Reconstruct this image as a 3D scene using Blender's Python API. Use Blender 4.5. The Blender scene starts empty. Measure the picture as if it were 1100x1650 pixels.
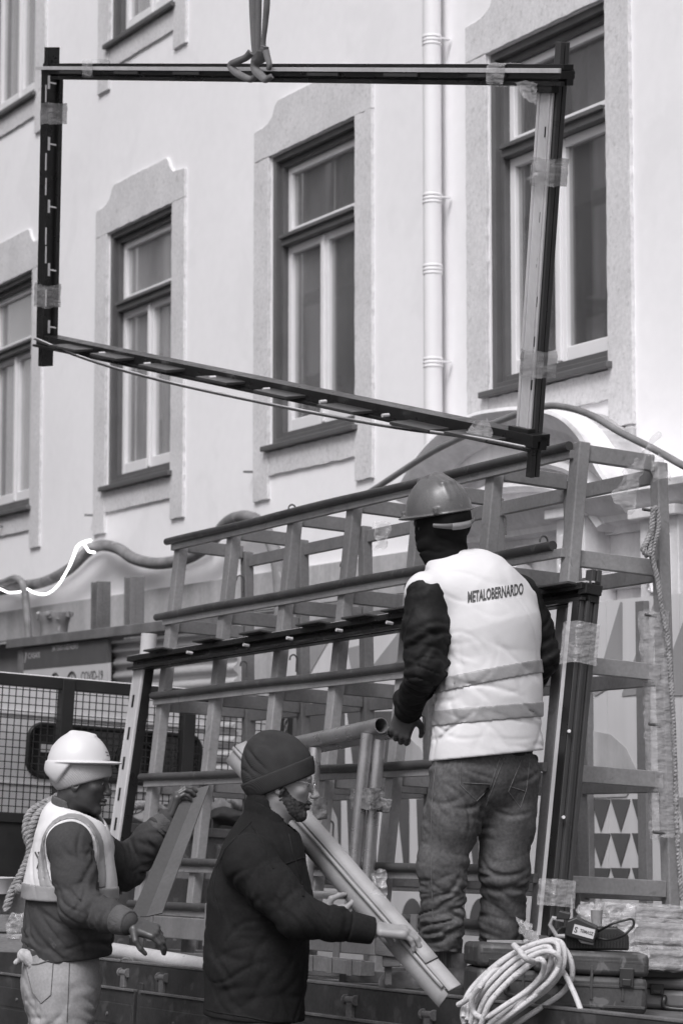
import bpy, bmesh, math, random
import numpy as np
from mathutils import Vector, Matrix, noise as mnoise
from mathutils.bvhtree import BVHTree
random.seed(7)
S = bpy.context.scene
# ------------------------------------------------------------------ camera
FPX = 4000.0; PITCH = math.atan(405/FPX); EYE = Vector((0, 0, 1.68))
cd = bpy.data.cameras.new('camera'); cam = bpy.data.objects.new('camera', cd); S.collection.objects.link(cam)
cam.location = EYE; cam.rotation_euler = (math.pi/2+PITCH, 0, 0)
cd.sensor_fit = 'HORIZONTAL'; cd.sensor_width = 36; cd.lens = 36*FPX/1100
cd.clip_end = 500; cd.clip_start = .1
cd.dof.use_dof = True; cd.dof.focus_distance = 8.7; cd.dof.aperture_fstop = 9.0
S.camera = cam
S.render.resolution_x = 682; S.render.resolution_y = 1024
# ------------------------------------------------------------------ sky and sun (soft daylight in a narrow street, monochrome)
SUN_EL, SUN_ROT = math.radians(52), math.radians(200)
w = bpy.data.worlds.new('World'); S.world = w; w.use_nodes = True
nt = w.node_tree; nt.nodes.clear()
sky = nt.nodes.new('ShaderNodeTexSky'); sky.sky_type = 'NISHITA'; sky.sun_disc = False
sky.sun_elevation = SUN_EL; sky.sun_rotation = SUN_ROT; sky.air_density = 1.0; sky.dust_density = 4.0
bw = nt.nodes.new('ShaderNodeRGBToBW'); tint = nt.nodes.new('ShaderNodeMix'); tint.data_type = 'RGBA'; tint.blend_type = 'MULTIPLY'
tint.inputs[0].default_value = 1; tint.inputs[7].default_value = (1.0, .985, 1.006, 1)
bg = nt.nodes.new('ShaderNodeBackground'); bg.inputs[1].default_value = .115
wo = nt.nodes.new('ShaderNodeOutputWorld')
nt.links.new(sky.outputs[0], bw.inputs[0]); nt.links.new(bw.outputs[0], tint.inputs[6])
nt.links.new(tint.outputs[2], bg.inputs[0]); nt.links.new(bg.outputs[0], wo.inputs[0])
sd = bpy.data.lights.new('sun', 'SUN'); sd.energy = 1.6; sd.angle = math.radians(26); sd.color = (1, .985, 1.003)
sun = bpy.data.objects.new('sun', sd); S.collection.objects.link(sun)
sun_dir = Vector((math.sin(SUN_ROT)*math.cos(SUN_EL), math.cos(SUN_ROT)*math.cos(SUN_EL), math.sin(SUN_EL)))
sun.rotation_euler = (-sun_dir).to_track_quat('-Z', 'Y').to_euler()
S.view_settings.view_transform = 'Standard'; S.view_settings.look = 'None'; S.view_settings.gamma = 1
S.view_settings.use_curve_mapping = False; S.view_settings.exposure = 0.46

# ------------------------------------------------------------------ picture plane helpers (used to measure where things stand)
Rv = Vector((1, 0, 0)); Fv = Vector((0, math.cos(PITCH), math.sin(PITCH))); Uv = Vector((0, -math.sin(PITCH), math.cos(PITCH)))
def ray(x, y): return (x-550)/FPX*Rv+(825-y)/FPX*Uv+Fv
def P(x, y, Y):
    r = ray(x, y); return EYE+r*(Y/r.y)
def hit(x, y, q, n):
    r = ray(x, y); return EYE+r*((q-EYE).dot(n)/r.dot(n))

# ------------------------------------------------------------------ materials
def grey(g): return (g, g*.988, g*1.004, 1)
MATS = {}
def mat(name, g, rough=.7, metal=0., var=.15, scale=8., spots=0., spot_g=None, spot_scale=40., bump=0., bscale=60., bdist=.004,
        streak=0., coat=0., spec=.5, alpha=1., emit=0., trans=0., stretch=(1, 1, 1), fine=0., thr=.62, weave=0.):
    m = bpy.data.materials.new(name); m.use_nodes = True; n = m.node_tree.nodes; l = m.node_tree.links
    b = n['Principled BSDF']; b.inputs['Roughness'].default_value = rough; b.inputs['Metallic'].default_value = metal
    b.inputs['Specular IOR Level'].default_value = spec; b.inputs['Coat Weight'].default_value = coat
    if alpha < 1: b.inputs['Alpha'].default_value = alpha
    if trans: b.inputs['Transmission Weight'].default_value = trans
    if emit:
        b.inputs['Emission Color'].default_value = (1, .98, 1, 1); b.inputs['Emission Strength'].default_value = emit
    tc = n.new('ShaderNodeTexCoord'); mp = n.new('ShaderNodeMapping'); mp.inputs['Scale'].default_value = stretch
    l.new(tc.outputs['Object'], mp.inputs[0])
    def noise(s, det=5, vec=None, dist=0.):
        t = n.new('ShaderNodeTexNoise'); t.inputs['Scale'].default_value = s; t.inputs['Detail'].default_value = det
        t.inputs['Distortion'].default_value = dist; l.new((vec or mp.outputs[0]), t.inputs['Vector']); return t.outputs[0]
    def mrange(src, a, b_, c, d):
        r = n.new('ShaderNodeMapRange'); r.inputs[1].default_value = a; r.inputs[2].default_value = b_
        r.inputs[3].default_value = c; r.inputs[4].default_value = d; l.new(src, r.inputs[0]); return r.outputs[0]
    def mul(a, b_):
        x = n.new('ShaderNodeMath'); x.operation = 'MULTIPLY'; l.new(a, x.inputs[0]); l.new(b_, x.inputs[1]); return x.outputs[0]
    fac = mrange(noise(scale), .3, .7, 1-var, 1+var)
    if fine: fac = mul(fac, mrange(noise(scale*14, 4), .3, .7, 1-fine, 1+fine))
    if streak:
        mp2 = n.new('ShaderNodeMapping'); mp2.inputs['Scale'].default_value = (9, 9, .5); l.new(tc.outputs['Object'], mp2.inputs[0])
        fac = mul(fac, mrange(noise(1., 6, mp2.outputs[0]), .35, .65, 1-streak, 1+streak*.4))
    base = n.new('ShaderNodeMix'); base.data_type = 'RGBA'; base.blend_type = 'MULTIPLY'; base.inputs[0].default_value = 1
    base.inputs[6].default_value = grey(g); l.new(fac, base.inputs[7]); col = base.outputs[2]
    if spots:
        mx = n.new('ShaderNodeMix'); mx.data_type = 'RGBA'; mx.inputs[7].default_value = grey(spot_g if spot_g is not None else g*.5)
        f = mrange(noise(spot_scale, 6, None, .6), thr, thr+.06, 0, spots); l.new(f, mx.inputs[0]); l.new(col, mx.inputs[6]); col = mx.outputs[2]
    l.new(col, b.inputs['Base Color'])
    l.new(mrange(noise(scale*2.3, 3), .3, .7, max(.02, rough-.08), min(1, rough+.08)), b.inputs['Roughness'])
    h = None
    if bump:
        bp = n.new('ShaderNodeBump'); bp.inputs['Strength'].default_value = bump; bp.inputs['Distance'].default_value = bdist
        l.new(noise(bscale, 6), bp.inputs['Height']); l.new(bp.outputs[0], b.inputs['Normal']); h = bp
    if weave:
        wv = n.new('ShaderNodeTexWave'); wv.inputs['Scale'].default_value = weave; wv.inputs['Distortion'].default_value = 1.2
        wv.bands_direction = 'DIAGONAL'; l.new(mp.outputs[0], wv.inputs[0])
        bp = n.new('ShaderNodeBump'); bp.inputs['Strength'].default_value = .35; bp.inputs['Distance'].default_value = .002
        l.new(wv.outputs[1], bp.inputs['Height'])
        if h: l.new(h.outputs[0], bp.inputs['Normal'])
        l.new(bp.outputs[0], b.inputs['Normal'])
    MATS[name] = m; return m
stucco = mat('stucco', .87, .9, var=.03, scale=.9, bump=.12, bscale=90, streak=0, fine=.015, spots=.22, spot_g=.74, spot_scale=1.6, thr=.56)
stone = mat('limestone', .63, .85, var=.07, scale=3, spots=.40, spot_g=.38, spot_scale=26, bump=.35, bscale=70, fine=.10, thr=.60)
stone2 = mat('carved_limestone', .72, .8, var=.10, scale=3, bump=.2, bscale=50, fine=.05, streak=.12)
stone3 = mat('band_limestone', .45, .85, var=.08, scale=2, bump=.2, bscale=60, fine=.08, streak=.14)
dkwood = mat('dark_window_paint', .105, .45, var=.1, scale=6)
whpaint = mat('white_window_paint', .74, .4, var=.03, scale=5)
glass = mat('window_glass', alpha=.6, g=.15, rough=.05, var=.3, scale=1.3, spec=1., coat=1., bump=.25, bscale=2.2, bdist=.02)
glass.node_tree.nodes['Principled BSDF'].inputs['Coat IOR'].default_value = 4.0; glass.node_tree.nodes['Principled BSDF'].inputs['Coat Roughness'].default_value = .02
glassm = mat('window_glass_sheen', alpha=.6, g=.24, rough=.05, var=.35, scale=1.1, spec=1., coat=1., bump=.25, bscale=2.2, bdist=.02); glassl = mat('window_glass_curtain_sheen', alpha=.7, g=.50, rough=.05, var=.22, scale=1.5, stretch=(2, 2, .6), spec=1., coat=1., bump=.25, bscale=2.2, bdist=.02)  # paler bases stand in for mirrored light; the palest also for net curtains
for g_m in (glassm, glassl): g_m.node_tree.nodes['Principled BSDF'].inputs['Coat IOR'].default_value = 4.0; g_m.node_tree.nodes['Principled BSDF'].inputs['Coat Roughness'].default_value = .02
curtain = mat('curtain', .6, .9, var=.1, stretch=(14, 14, 1), scale=1.5)
pipem = mat('white_drainpipe', .74, .45, var=.03, scale=2)
duct = mat('dusty_hose', .19, .8, var=.3, scale=9, spots=.7, spot_g=.42, spot_scale=13, bump=.3, bscale=60)
cablem = mat('dusty_cable', .17, .7, var=.2, scale=9)
ledm = mat('led', .9, .4, emit=3.2)
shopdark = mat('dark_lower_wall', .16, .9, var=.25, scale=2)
asph = mat('asphalt', .06, .9, var=.2, scale=3, bump=.5, bscale=80)
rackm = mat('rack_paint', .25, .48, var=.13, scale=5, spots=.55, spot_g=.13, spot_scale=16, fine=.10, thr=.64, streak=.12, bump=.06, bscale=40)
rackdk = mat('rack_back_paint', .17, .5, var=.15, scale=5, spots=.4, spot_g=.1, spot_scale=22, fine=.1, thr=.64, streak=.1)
rubber = mat('rail_rubber', .06, .42, var=.25, scale=7, spots=.4, spot_g=.2, spot_scale=30)
profdk = mat('black_anodised', .014, .33, var=.2, scale=10, spec=.5)
profgr = mat('charcoal_profile', .05, .35, var=.15, scale=9)
profal = mat('pale_aluminium', .62, .38, metal=.25, var=.12, scale=6, stretch=(1, 1, .3), fine=.05)
steel = mat('galvanised_tube', .44, .32, metal=.75, var=.16, scale=7, fine=.08)
film = mat('stretch_film', .66, .12, var=.15, scale=14, alpha=.34, spec=.8, bump=.8, bscale=24, bdist=.016, coat=.6, stretch=(1, 1, 2.2))
filmd = mat('tape_film', .34, .15, var=.3, scale=12, alpha=.5, spec=.7, bump=.5, bscale=22, bdist=.01, coat=.3, stretch=(.5, .5, 3.5))
sling = mat('webbing', .15, .75, var=.12, scale=20, fine=.12, weave=90)
truckm = mat('truck_paint', .035, .5, var=.35, scale=5, spots=.5, spot_g=.09, spot_scale=12, fine=.2, bump=.15, bscale=30, thr=.58)
truckedge = mat('lit_worn_truck_edge', .115, .6, var=.3, scale=8, fine=.2)  # paler truck tone; on the ledge strip it stands for light
bedm = mat('truck_bed_plank', .10, .8, var=.3, scale=5, fine=.25, bump=.4, bscale=30)
black = mat('black_steel', .012, .5, var=.3, scale=6)
vanm = mat('van_paint', .60, .3, var=.03, scale=3, coat=.5)
vanglass = mat('van_glass', .02, .08, var=.3, scale=2, spec=.8)
signw = mat('sign_white', .50, .6, var=.05, scale=3)
signg = mat('sign_band', .085, .6, var=.1, scale=3)
ink = mat('ink', .06, .7); inkw = mat('ink_white', .45, .7)
corr = mat('corrugated_sheet', .27, .5, var=.15, scale=3, fine=.06)
hutm = mat('hut_frame', .14, .7, var=.25, scale=6, fine=.15)
hoardl = mat('hoarding_light', .60, .65, var=.05, scale=2, streak=.05)
hoardm = mat('hoarding_mid', .30, .65, var=.08, scale=3, streak=.06)
hoardd = mat('hoarding_dark', .10, .65, var=.14, scale=4)
hoardw = mat('hoarding_wiped', .40, .7, var=.22, scale=5, stretch=(1, 1, .4), fine=.04)

# ------------------------------------------------------------------ mesh helpers
ORG = {}
class MB:
    def __init__(s): s.v = []; s.f = []
    def add(s, vs, fs):
        o = len(s.v); s.v += [Vector(v) for v in vs]; s.f += [tuple(i+o for i in f) for f in fs]; return s
    def obox(s, c, a, b, d):      # centre + three half vectors
        c = Vector(c); vs = [c+a*i+b*j+d*k for i in (-1, 1) for j in (-1, 1) for k in (-1, 1)]
        return s.add(vs, [(0, 1, 3, 2), (4, 6, 7, 5), (0, 4, 5, 1), (2, 3, 7, 6), (0, 2, 6, 4), (1, 5, 7, 3)])
    def beam(s, p, q, wv, hv):    # p->q with half width vector and half height vector
        return s.obox((p+q)/2, (q-p)/2, wv, hv)
    def prism(s, pts, ex):
        n = len(pts); vs = [Vector(p) for p in pts]+[Vector(p)+ex for p in pts]
        return s.add(vs, [tuple(range(n))[::-1], tuple(range(n, 2*n))]+[(i, (i+1) % n, n+(i+1) % n, n+i) for i in range(n)])
    def tube(s, pts, r, seg=12, caps=True, squash=None, closed=False):
        pts = [Vector(p) for p in pts]; n = len(pts); rs = r if isinstance(r, (list, tuple)) else [r]*n
        up = None; rings = []
        for i, p in enumerate(pts):
            if closed: t = (pts[(i+1) % n]-pts[i-1]).normalized()
            else: t = (pts[min(i+1, n-1)]-pts[max(i-1, 0)]).normalized()
            if up is None: up = t.orthogonal().normalized()
            up = (up-t*up.dot(t)).normalized(); bi = t.cross(up); ring = []
            for k in range(seg):
                a = 2*math.pi*k/seg; o = (up*math.cos(a)+bi*math.sin(a))*rs[i]
                if squash: o -= squash[0]*o.dot(squash[0])*(1-squash[1])
                ring.append(p+o)
            rings.append(ring)
        vs = [v for rg in rings for v in rg]; fs = []
        for i in range(n if closed else n-1):
            for k in range(seg):
                j = (i+1) % n
                fs.append((i*seg+k, i*seg+(k+1) % seg, j*seg+(k+1) % seg, j*seg+k))
        if caps and not closed: fs += [tuple(range(seg))[::-1], tuple((n-1)*seg+k for k in range(seg))]
        return s.add(vs, fs)
    def pipe(s, p, q, r, t=.003, seg=20):   # open hollow pipe
        p = Vector(p); q = Vector(q); d = (q-p).normalized(); u = d.orthogonal().normalized(); w_ = d.cross(u); vs = []
        for c, rr in ((p, r), (q, r), (q, r-t), (p, r-t)):
            vs += [c+(u*math.cos(2*math.pi*k/seg)+w_*math.sin(2*math.pi*k/seg))*rr for k in range(seg)]
        fs = []
        for i in range(4):
            j = (i+1) % 4
            fs += [(i*seg+k, i*seg+(k+1) % seg, j*seg+(k+1) % seg, j*seg+k) for k in range(seg)]
        return s.add(vs, fs)
    def sheet(s, grid):
        R_ = len(grid); C_ = len(grid[0])
        return s.add([p for r in grid for p in r], [(i*C_+j, i*C_+j+1, (i+1)*C_+j+1, (i+1)*C_+j) for i in range(R_-1) for j in range(C_-1)])
    def build(s, name, m, parent=None, bevel=0, smooth=False, solid=0, org=None, sub=0, weld=False):
        if parent is not None: o_ = ORG[parent.name]
        elif org is not None: o_ = Vector(org)
        else:
            zs = min(v.z for v in s.v); o_ = Vector((sum(v.x for v in s.v)/len(s.v), sum(v.y for v in s.v)/len(s.v), zs))
        me = bpy.data.meshes.new(name); me.from_pydata([v-o_ for v in s.v], [], s.f)
        if weld or True:
            bm = bmesh.new(); bm.from_mesh(me)
            if weld: bmesh.ops.remove_doubles(bm, verts=bm.verts, dist=1e-5)
            bmesh.ops.recalc_face_normals(bm, faces=bm.faces); bm.to_mesh(me); bm.free()
        ob = bpy.data.objects.new(name, me); S.collection.objects.link(ob); me.materials.append(m)
        if smooth:
            me.polygons.foreach_set('use_smooth', [True]*len(me.polygons))
            try: me.set_sharp_from_angle(angle=math.radians(45))
            except Exception: pass
        if parent is None: ob.location = o_
        else: ob.parent = parent
        ORG[ob.name] = o_.copy()
        if solid:
            md = ob.modifiers.new('solid', 'SOLIDIFY'); md.thickness = abs(solid); md.offset = 0 if solid > 0 else -1
        if sub:
            md = ob.modifiers.new('sub', 'SUBSURF'); md.levels = sub; md.render_levels = sub
        if bevel:
            md = ob.modifiers.new('bevel', 'BEVEL'); md.width = bevel; md.segments = 2; md.limit_method = 'ANGLE'
        return ob
def thing(name, loc, label, cat, group=None):
    o = bpy.data.objects.new(name, None); S.collection.objects.link(o); o.location = loc; o.empty_display_size = .1
    ORG[o.name] = Vector(loc); return tag(o, label, cat, group)
def tag(o, label=None, cat=None, group=None, kind=None):
    if label: o['label'] = label
    if cat: o['category'] = cat
    if group: o['group'] = group
    if kind: o['kind'] = kind
    return o
def spline(pts, n=8):
    pts = [Vector(p) for p in pts]; out = []
    for i in range(len(pts)-1):
        p0 = pts[max(i-1, 0)]; p1 = pts[i]; p2 = pts[i+1]; p3 = pts[min(i+2, len(pts)-1)]
        for k in range(n):
            t = k/n
            out.append(.5*((2*p1)+(p2-p0)*t+(2*p0-5*p1+4*p2-p3)*t*t+(3*p1-p0-3*p2+p3)*t**3))
    out.append(pts[-1]); return out
def text2d(txt, size=1., off=0., shear=0., spacing=1.):
    c = bpy.data.curves.new('t', 'FONT'); c.body = txt; c.size = size; c.offset = off; c.shear = shear; c.space_character = spacing; c.resolution_u = 3
    o = bpy.data.objects.new('t', c); S.collection.objects.link(o); bpy.context.view_layer.update()
    me = bpy.data.meshes.new_from_object(o.evaluated_get(bpy.context.evaluated_depsgraph_get()))
    vs = [v.co.copy() for v in me.vertices]; fs = [tuple(p.vertices) for p in me.polygons]
    bpy.data.objects.remove(o); bpy.data.curves.remove(c); bpy.data.meshes.remove(me)
    return vs, fs
def text_on(mb, txt, pos, xdir, ydir, size, off=0., spacing=1., width=None):
    vs, fs = text2d(txt, 1., off, 0, spacing)
    wx = max(v.x for v in vs) if vs else 1
    kx = (width/wx) if width else size
    mb.add([Vector(pos)+xdir*(v.x*kx)+ydir*(v.y*size) for v in vs], fs)
Z3 = Vector((0, 0, 1))

# ------------------------------------------------------------------ the street and the old facade
g_ = MB(); g_.sheet([[Vector((x, y, 0)) for x in (-60, 0, 60)] for y in (-30, 0, 70)])
tag(g_.build('street', asph, org=(0, 0, 0)), kind='structure')
FU = -ray(-1625, 1230); FU.z = 0; FU.normalize(); FN = Vector((FU.y, -FU.x, 0))
FO = P(790, 632, 14.); FO.z = 0
if FN.dot(EYE-FO) < 0: FN = -FN
def F(s, z, n=0.): return FO+FU*s+Z3*z+FN*n
def FH(x, y, n=0.): return hit(x, y, FO+FN*n, FN)
def fz(x, y, n=0.):
    d = FH(x, y, n)-FO; return d.dot(FU), d.z
PER = 2.777; WW = 1.2; ZS = 3.785; ZT = 5.755; STO = 3.472
wins = [(0, 0), (-1, 0), (-2, 0), (-3, 0), (-2, 1), (-3, 1)]
bld = thing('building', F(-4, 0), 'old pale stuccoed building front with stone window surrounds behind the workers', 'building')
holes = [(k*PER, k*PER+WW, ZS+u*STO-.04, ZT+u*STO) for k, u in wins]
ss = sorted(set([-16, 5]+[h[0] for h in holes]+[h[1] for h in holes])); zz = sorted(set([0, 2.69, 11.5]+[h[2] for h in holes]+[h[3] for h in holes]))
wl = MB()
for i in range(len(ss)-1):
    for j in range(len(zz)-1):
        cs = (ss[i]+ss[i+1])/2; cz = (zz[j]+zz[j+1])/2
        if any(h[0] < cs < h[1] and h[2] < cz < h[3] for h in holes) or cz < 2.69: continue
        wl.add([F(ss[i], zz[j]), F(ss[i+1], zz[j]), F(ss[i+1], zz[j+1]), F(ss[i], zz[j+1])], [(0, 1, 2, 3)])
for h in holes:   # deep reveals
    q = [(h[0], h[2]), (h[1], h[2]), (h[1], h[3]), (h[0], h[3])]
    for i in range(4):
        a, b = q[i], q[(i+1) % 4]; wl.add([F(*a), F(*b), F(*b, -.3), F(*a, -.3)], [(0, 1, 2, 3)])
wl.build('wall', stucco, bld, weld=True)
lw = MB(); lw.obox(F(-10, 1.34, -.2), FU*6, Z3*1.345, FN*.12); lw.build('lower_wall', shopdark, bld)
lw = MB()
x0 = -3.98
for row, (za, zb) in enumerate([(0, .5), (.5, 1.0), (1.0, 1.5), (1.5, 2.1), (2.1, 2.685)]):
    sgrid = [x0, -3.2+.3*(row % 2), -2.4-.2*(row % 2), -1.75, -.9, 0, .9, 1.9, 3, 4, 5]
    for i in range(len(sgrid)-1):
        lw.obox(F((sgrid[i]+sgrid[i+1])/2, (za+zb)/2, -.05+random.uniform(-.003, .003)), FU*((sgrid[i+1]-sgrid[i])/2-.002), Z3*((zb-za)/2-.002), FN*.06)
lw.build('ashlar_wall', stone3, bld, bevel=.004)
bd = MB()
for i in range(12):
    a = -16+i*1.75; bd.obox(F(a+.874, 2.815, .01), FU*.873, Z3*.124, FN*.03)
bd.build('stone_band', stone3, bld, bevel=.003)
def ring(mb, s0, s1, z0, z1, wd, n0, n1, wb=None):
    wb = wb or wd
    for (a, b, c, d) in ((s0, s0+wd, z0, z1), (s1-wd, s1, z0, z1), (s0+wd, s1-wd, z1-wd, z1), (s0+wd, s1-wd, z0, z0+wb)):
        mb.obox(F((a+b)/2, (c+d)/2, (n0+n1)/2), FU*((b-a)/2), Z3*((d-c)/2), FN*((n1-n0)/2))
rag = lambda a: random.uniform(-a, a)
def jag(pts, step=.06, a=.004):
    out = []
    for i in range(len(pts)):
        p, q = Vector(pts[i]), Vector(pts[(i+1) % len(pts)]); L = (q-p).length; n = max(1, int(L/step))
        for k in range(n):
            v = p.lerp(q, k/n)
            if k: v += Vector((rag(a), rag(a)))
            out.append(v)
    return out
for wi, (k, u) in enumerate(wins):
    s0 = k*PER; s1 = s0+WW; dz = u*STO; z0 = ZS+dz; z1 = ZT+dz
    a = MB(); ring(a, s0, s1, z0, z1, .045, -.20, -.012); ring(a, s0+.045, s1-.045, z0+.045, z1-.045, .04, -.20, -.05)
    zt = z0+1.38; a.obox(F(s0+.6, zt, -.09), FU*.515, Z3*.036, FN*.06); a.obox(F(s0+.6, zt+.022, -.03), FU*.512, Z3*.013, FN*.02)
    fr = a.build('window', dkwood, bld, bevel=.004)
    a = MB(); a.obox(F(s0+.6, z0-.0185, -.01), FU*.645, Z3*.018, FN*.07); a.build('sill', dkwood, fr, bevel=.006)
    a = MB(); e = .085
    ring(a, s0+e, s1-e, zt+.036, z1-e, .05, -.15, -.085)
    ring(a, s0+e, s0+.6-.002, z0+e, zt-.036, .055, -.15, -.085, .085); ring(a, s0+.6+.002, s1-e, z0+e, zt-.036, .055, -.15, -.085, .085)
    a.obox(F(s0+.6, (z0+e+zt-.036)/2, -.078), FU*.02, Z3*((zt-.036-z0-e)/2-.01), FN*.009)
    a.build('casement', whpaint, fr, bevel=.006)
    a = MB()
    for (p, q, r, t) in ((s0+e, s1-e, zt+.03, z1-e), (s0+e, s0+.6, z0+e, zt-.03), (s0+.6, s1-e, z0+e, zt-.03)):
        a.obox(F((p+q)/2, (r+t)/2, -.115), FU*((q-p)/2-.02), Z3*((t-r)/2-.02), FN*.004)
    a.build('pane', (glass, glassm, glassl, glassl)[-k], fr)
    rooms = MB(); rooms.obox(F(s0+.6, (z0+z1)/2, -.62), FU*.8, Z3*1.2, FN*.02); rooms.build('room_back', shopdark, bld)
    rnd = random.Random(wi*3+1)
    for (c0, c1) in ((s0+.10, s0+.10+rnd.uniform(.28, .5)), (s1-.10-rnd.uniform(.2, .45), s1-.10)):
        a = MB(); g2 = []
        for i in range(41):
            ss_ = c0+(c1-c0)*i/40; row = []
            for j in range(9):
                zc_ = z0+.02+(z1-z0-.04)*j/8; row.append(F(ss_+.02*math.sin(j*.7+wi), zc_, -.24+.022*math.sin(i*.95+.5*math.sin(j*.8+wi))))
            g2.append(row)
        a.sheet(g2); a.build('curtain', curtain, fr, smooth=True)
    # stone surround, four stones
    a = MB()
    def st(poly, n0=-.25, n1=.022, am=.004):
        a.prism([F(p.x, p.y, n0) for p in jag(poly, .05, am)], FN*(n1-n0))
    L, Rr = s0-.225, s1+.225
    st([(L, z0-.355), (s0-.004, z0-.355), (s0-.004, z1), (L, z1)])
    st([(s1+.004, z0-.355), (Rr, z0-.355), (Rr, z1), (s1+.004, z1)])
    st([(s0+.002, z0-.2), (s1-.002, z0-.2), (s1-.002, z0-.04), (s0+.002, z0-.04)], -.25, .018)
    crown = [(L, z1+.003), (Rr, z1+.003), (Rr, z1+.215), (s1+.10, z1+.225), (s1+.02, z1+.235), (s1-.03, z1+.275), (s1-.075, z1+.345), (s1-.11, z1+.36),
             (s0+.13, z1+.36), (s0+.09, z1+.335), (s0+.05, z1+.27), (s0-.02, z1+.235), (s0-.1, z1+.22), (L, z1+.215)]
    st(crown, -.25, .022, .003)
    a.build('stone_surround', stone, bld, bevel=.003)
# exposed bricks below the right window ear
a = MB()
for i in range(3): a.obox(F(1.24+i*.075, 3.375, .012), FU*.034, Z3*.045, FN*.02)
a.build('exposed_brick', stone3, bld, bevel=.012)
# drain pipe
a = MB(); sp = -.49
a.tube([F(sp, 2.95, .09), F(sp, 9.5, .09)], .055, 20)
pp = a.build('drainpipe', pipem, bld, smooth=True)
for z in (5.951, 4.994, 4.569, 4.015):
    a = MB()
    for dz in (-.022, .0, .022): a.tube([F(sp, z+dz-.009, .09), F(sp, z+dz-.004, .09), F(sp, z+dz+.004, .09), F(sp, z+dz+.009, .09)], [.056, .0595, .0595, .056], 20)
    a.build('pipe_collar', pipem, pp, smooth=True)
for z in (5.951, 4.994, 4.015):
    a = MB(); a.obox(F(sp+.075, z, .045), FU*.012, Z3*.005, FN*.03); a.build('pipe_bracket', pipem, pp)

# small iron pins in the wall
for (x, y) in ((408, 760), (150, 830), (5, 848)):
    a = MB(); q = FH(x, y, .02); a.tube([q-FN*.04, q+FN*.06-FU*.03], .008, 8); a.build('iron_pin', dkwood, bld)

# ------------------------------------------------------------------ carved portal on the facade
NP = .28
por = thing('stone_portal', F(.9, 0, .2), 'carved stone portal with a curved broken pediment and cornice behind the rack', 'portal')
def FP(x, y, n=NP): return FH(x, y, n)
def strip(name, pts, prof, m=stone2, parent=por, caps=True):   # prof: list of (offset_in_plane_normal, n) swept along pts given as (s,z)
    pts = [Vector(p) for p in pts]; rows = []
    for i, p in enumerate(pts):
        t = (pts[min(i+1, len(pts)-1)]-pts[max(i-1, 0)]).normalized(); nn = Vector((-t.y, t.x))
        rows.append([F(*(p+nn*o), n) for o, n in prof])
    b = MB(); b.sheet(rows)
    if caps: b.add(rows[0], [tuple(range(len(prof)))]); b.add(rows[-1], [tuple(range(len(prof)))[::-1]])
    return b.build(name, m, parent, weld=True, smooth=True)
def sz(x, y, n=NP): return fz(x, y, n)
arcL = [Vector((*sz(x, y), 0)).to_2d() for x, y in ((648, 800), (668, 760), (695, 722), (730, 690), (775, 667), (815, 659), (850, 656), (885, 659))]
arcR = [Vector((*sz(x, y), 0)).to_2d() for x, y in ((885, 659), (915, 668), (940, 688), (962, 718), (985, 760), (1010, 790))]
def sm2(p): return [v.to_2d() for v in spline([q.to_3d() for q in p], 6)]
prof = [(0, -.02), (0, NP+.06), (-.02, NP+.07), (-.045, NP+.05), (-.06, NP+.02), (-.10, NP-.01), (-.115, NP-.06), (-.15, NP-.08), (-.165, NP-.16), (-.20, NP-.18), (-.20, -.02)]
strip('pediment_moulding', sm2(arcL+arcR[1:]), prof)
inn = [Vector(sz(x, y, .15)) for x, y in ((700, 860), (715, 810), (745, 765), (785, 735), (825, 722), (862, 722))]
strip('inner_arch', sm2(inn), [(0, -.02), (0, .17), (-.03, .18), (-.06, .13), (-.09, .12), (-.12, .05), (-.12, -.02)])
for o_ in (.27, .40):
    strip('inner_moulding', [Vector((v.x, v.y-o_)) for v in sm2(arcL[2:]+arcR[1:4])], [(0, .1), (0, NP-.02), (-.025, NP), (-.05, NP-.02), (-.05, .1)])
b = MB(); b.prism([F(*v, -.02) for v in sm2(arcL+arcR[1:])]+[F(*sz(1010, 800), -.02), F(*sz(648, 850), -.02)], FN*.20); b.build('tympanum', stone2, por)
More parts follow.
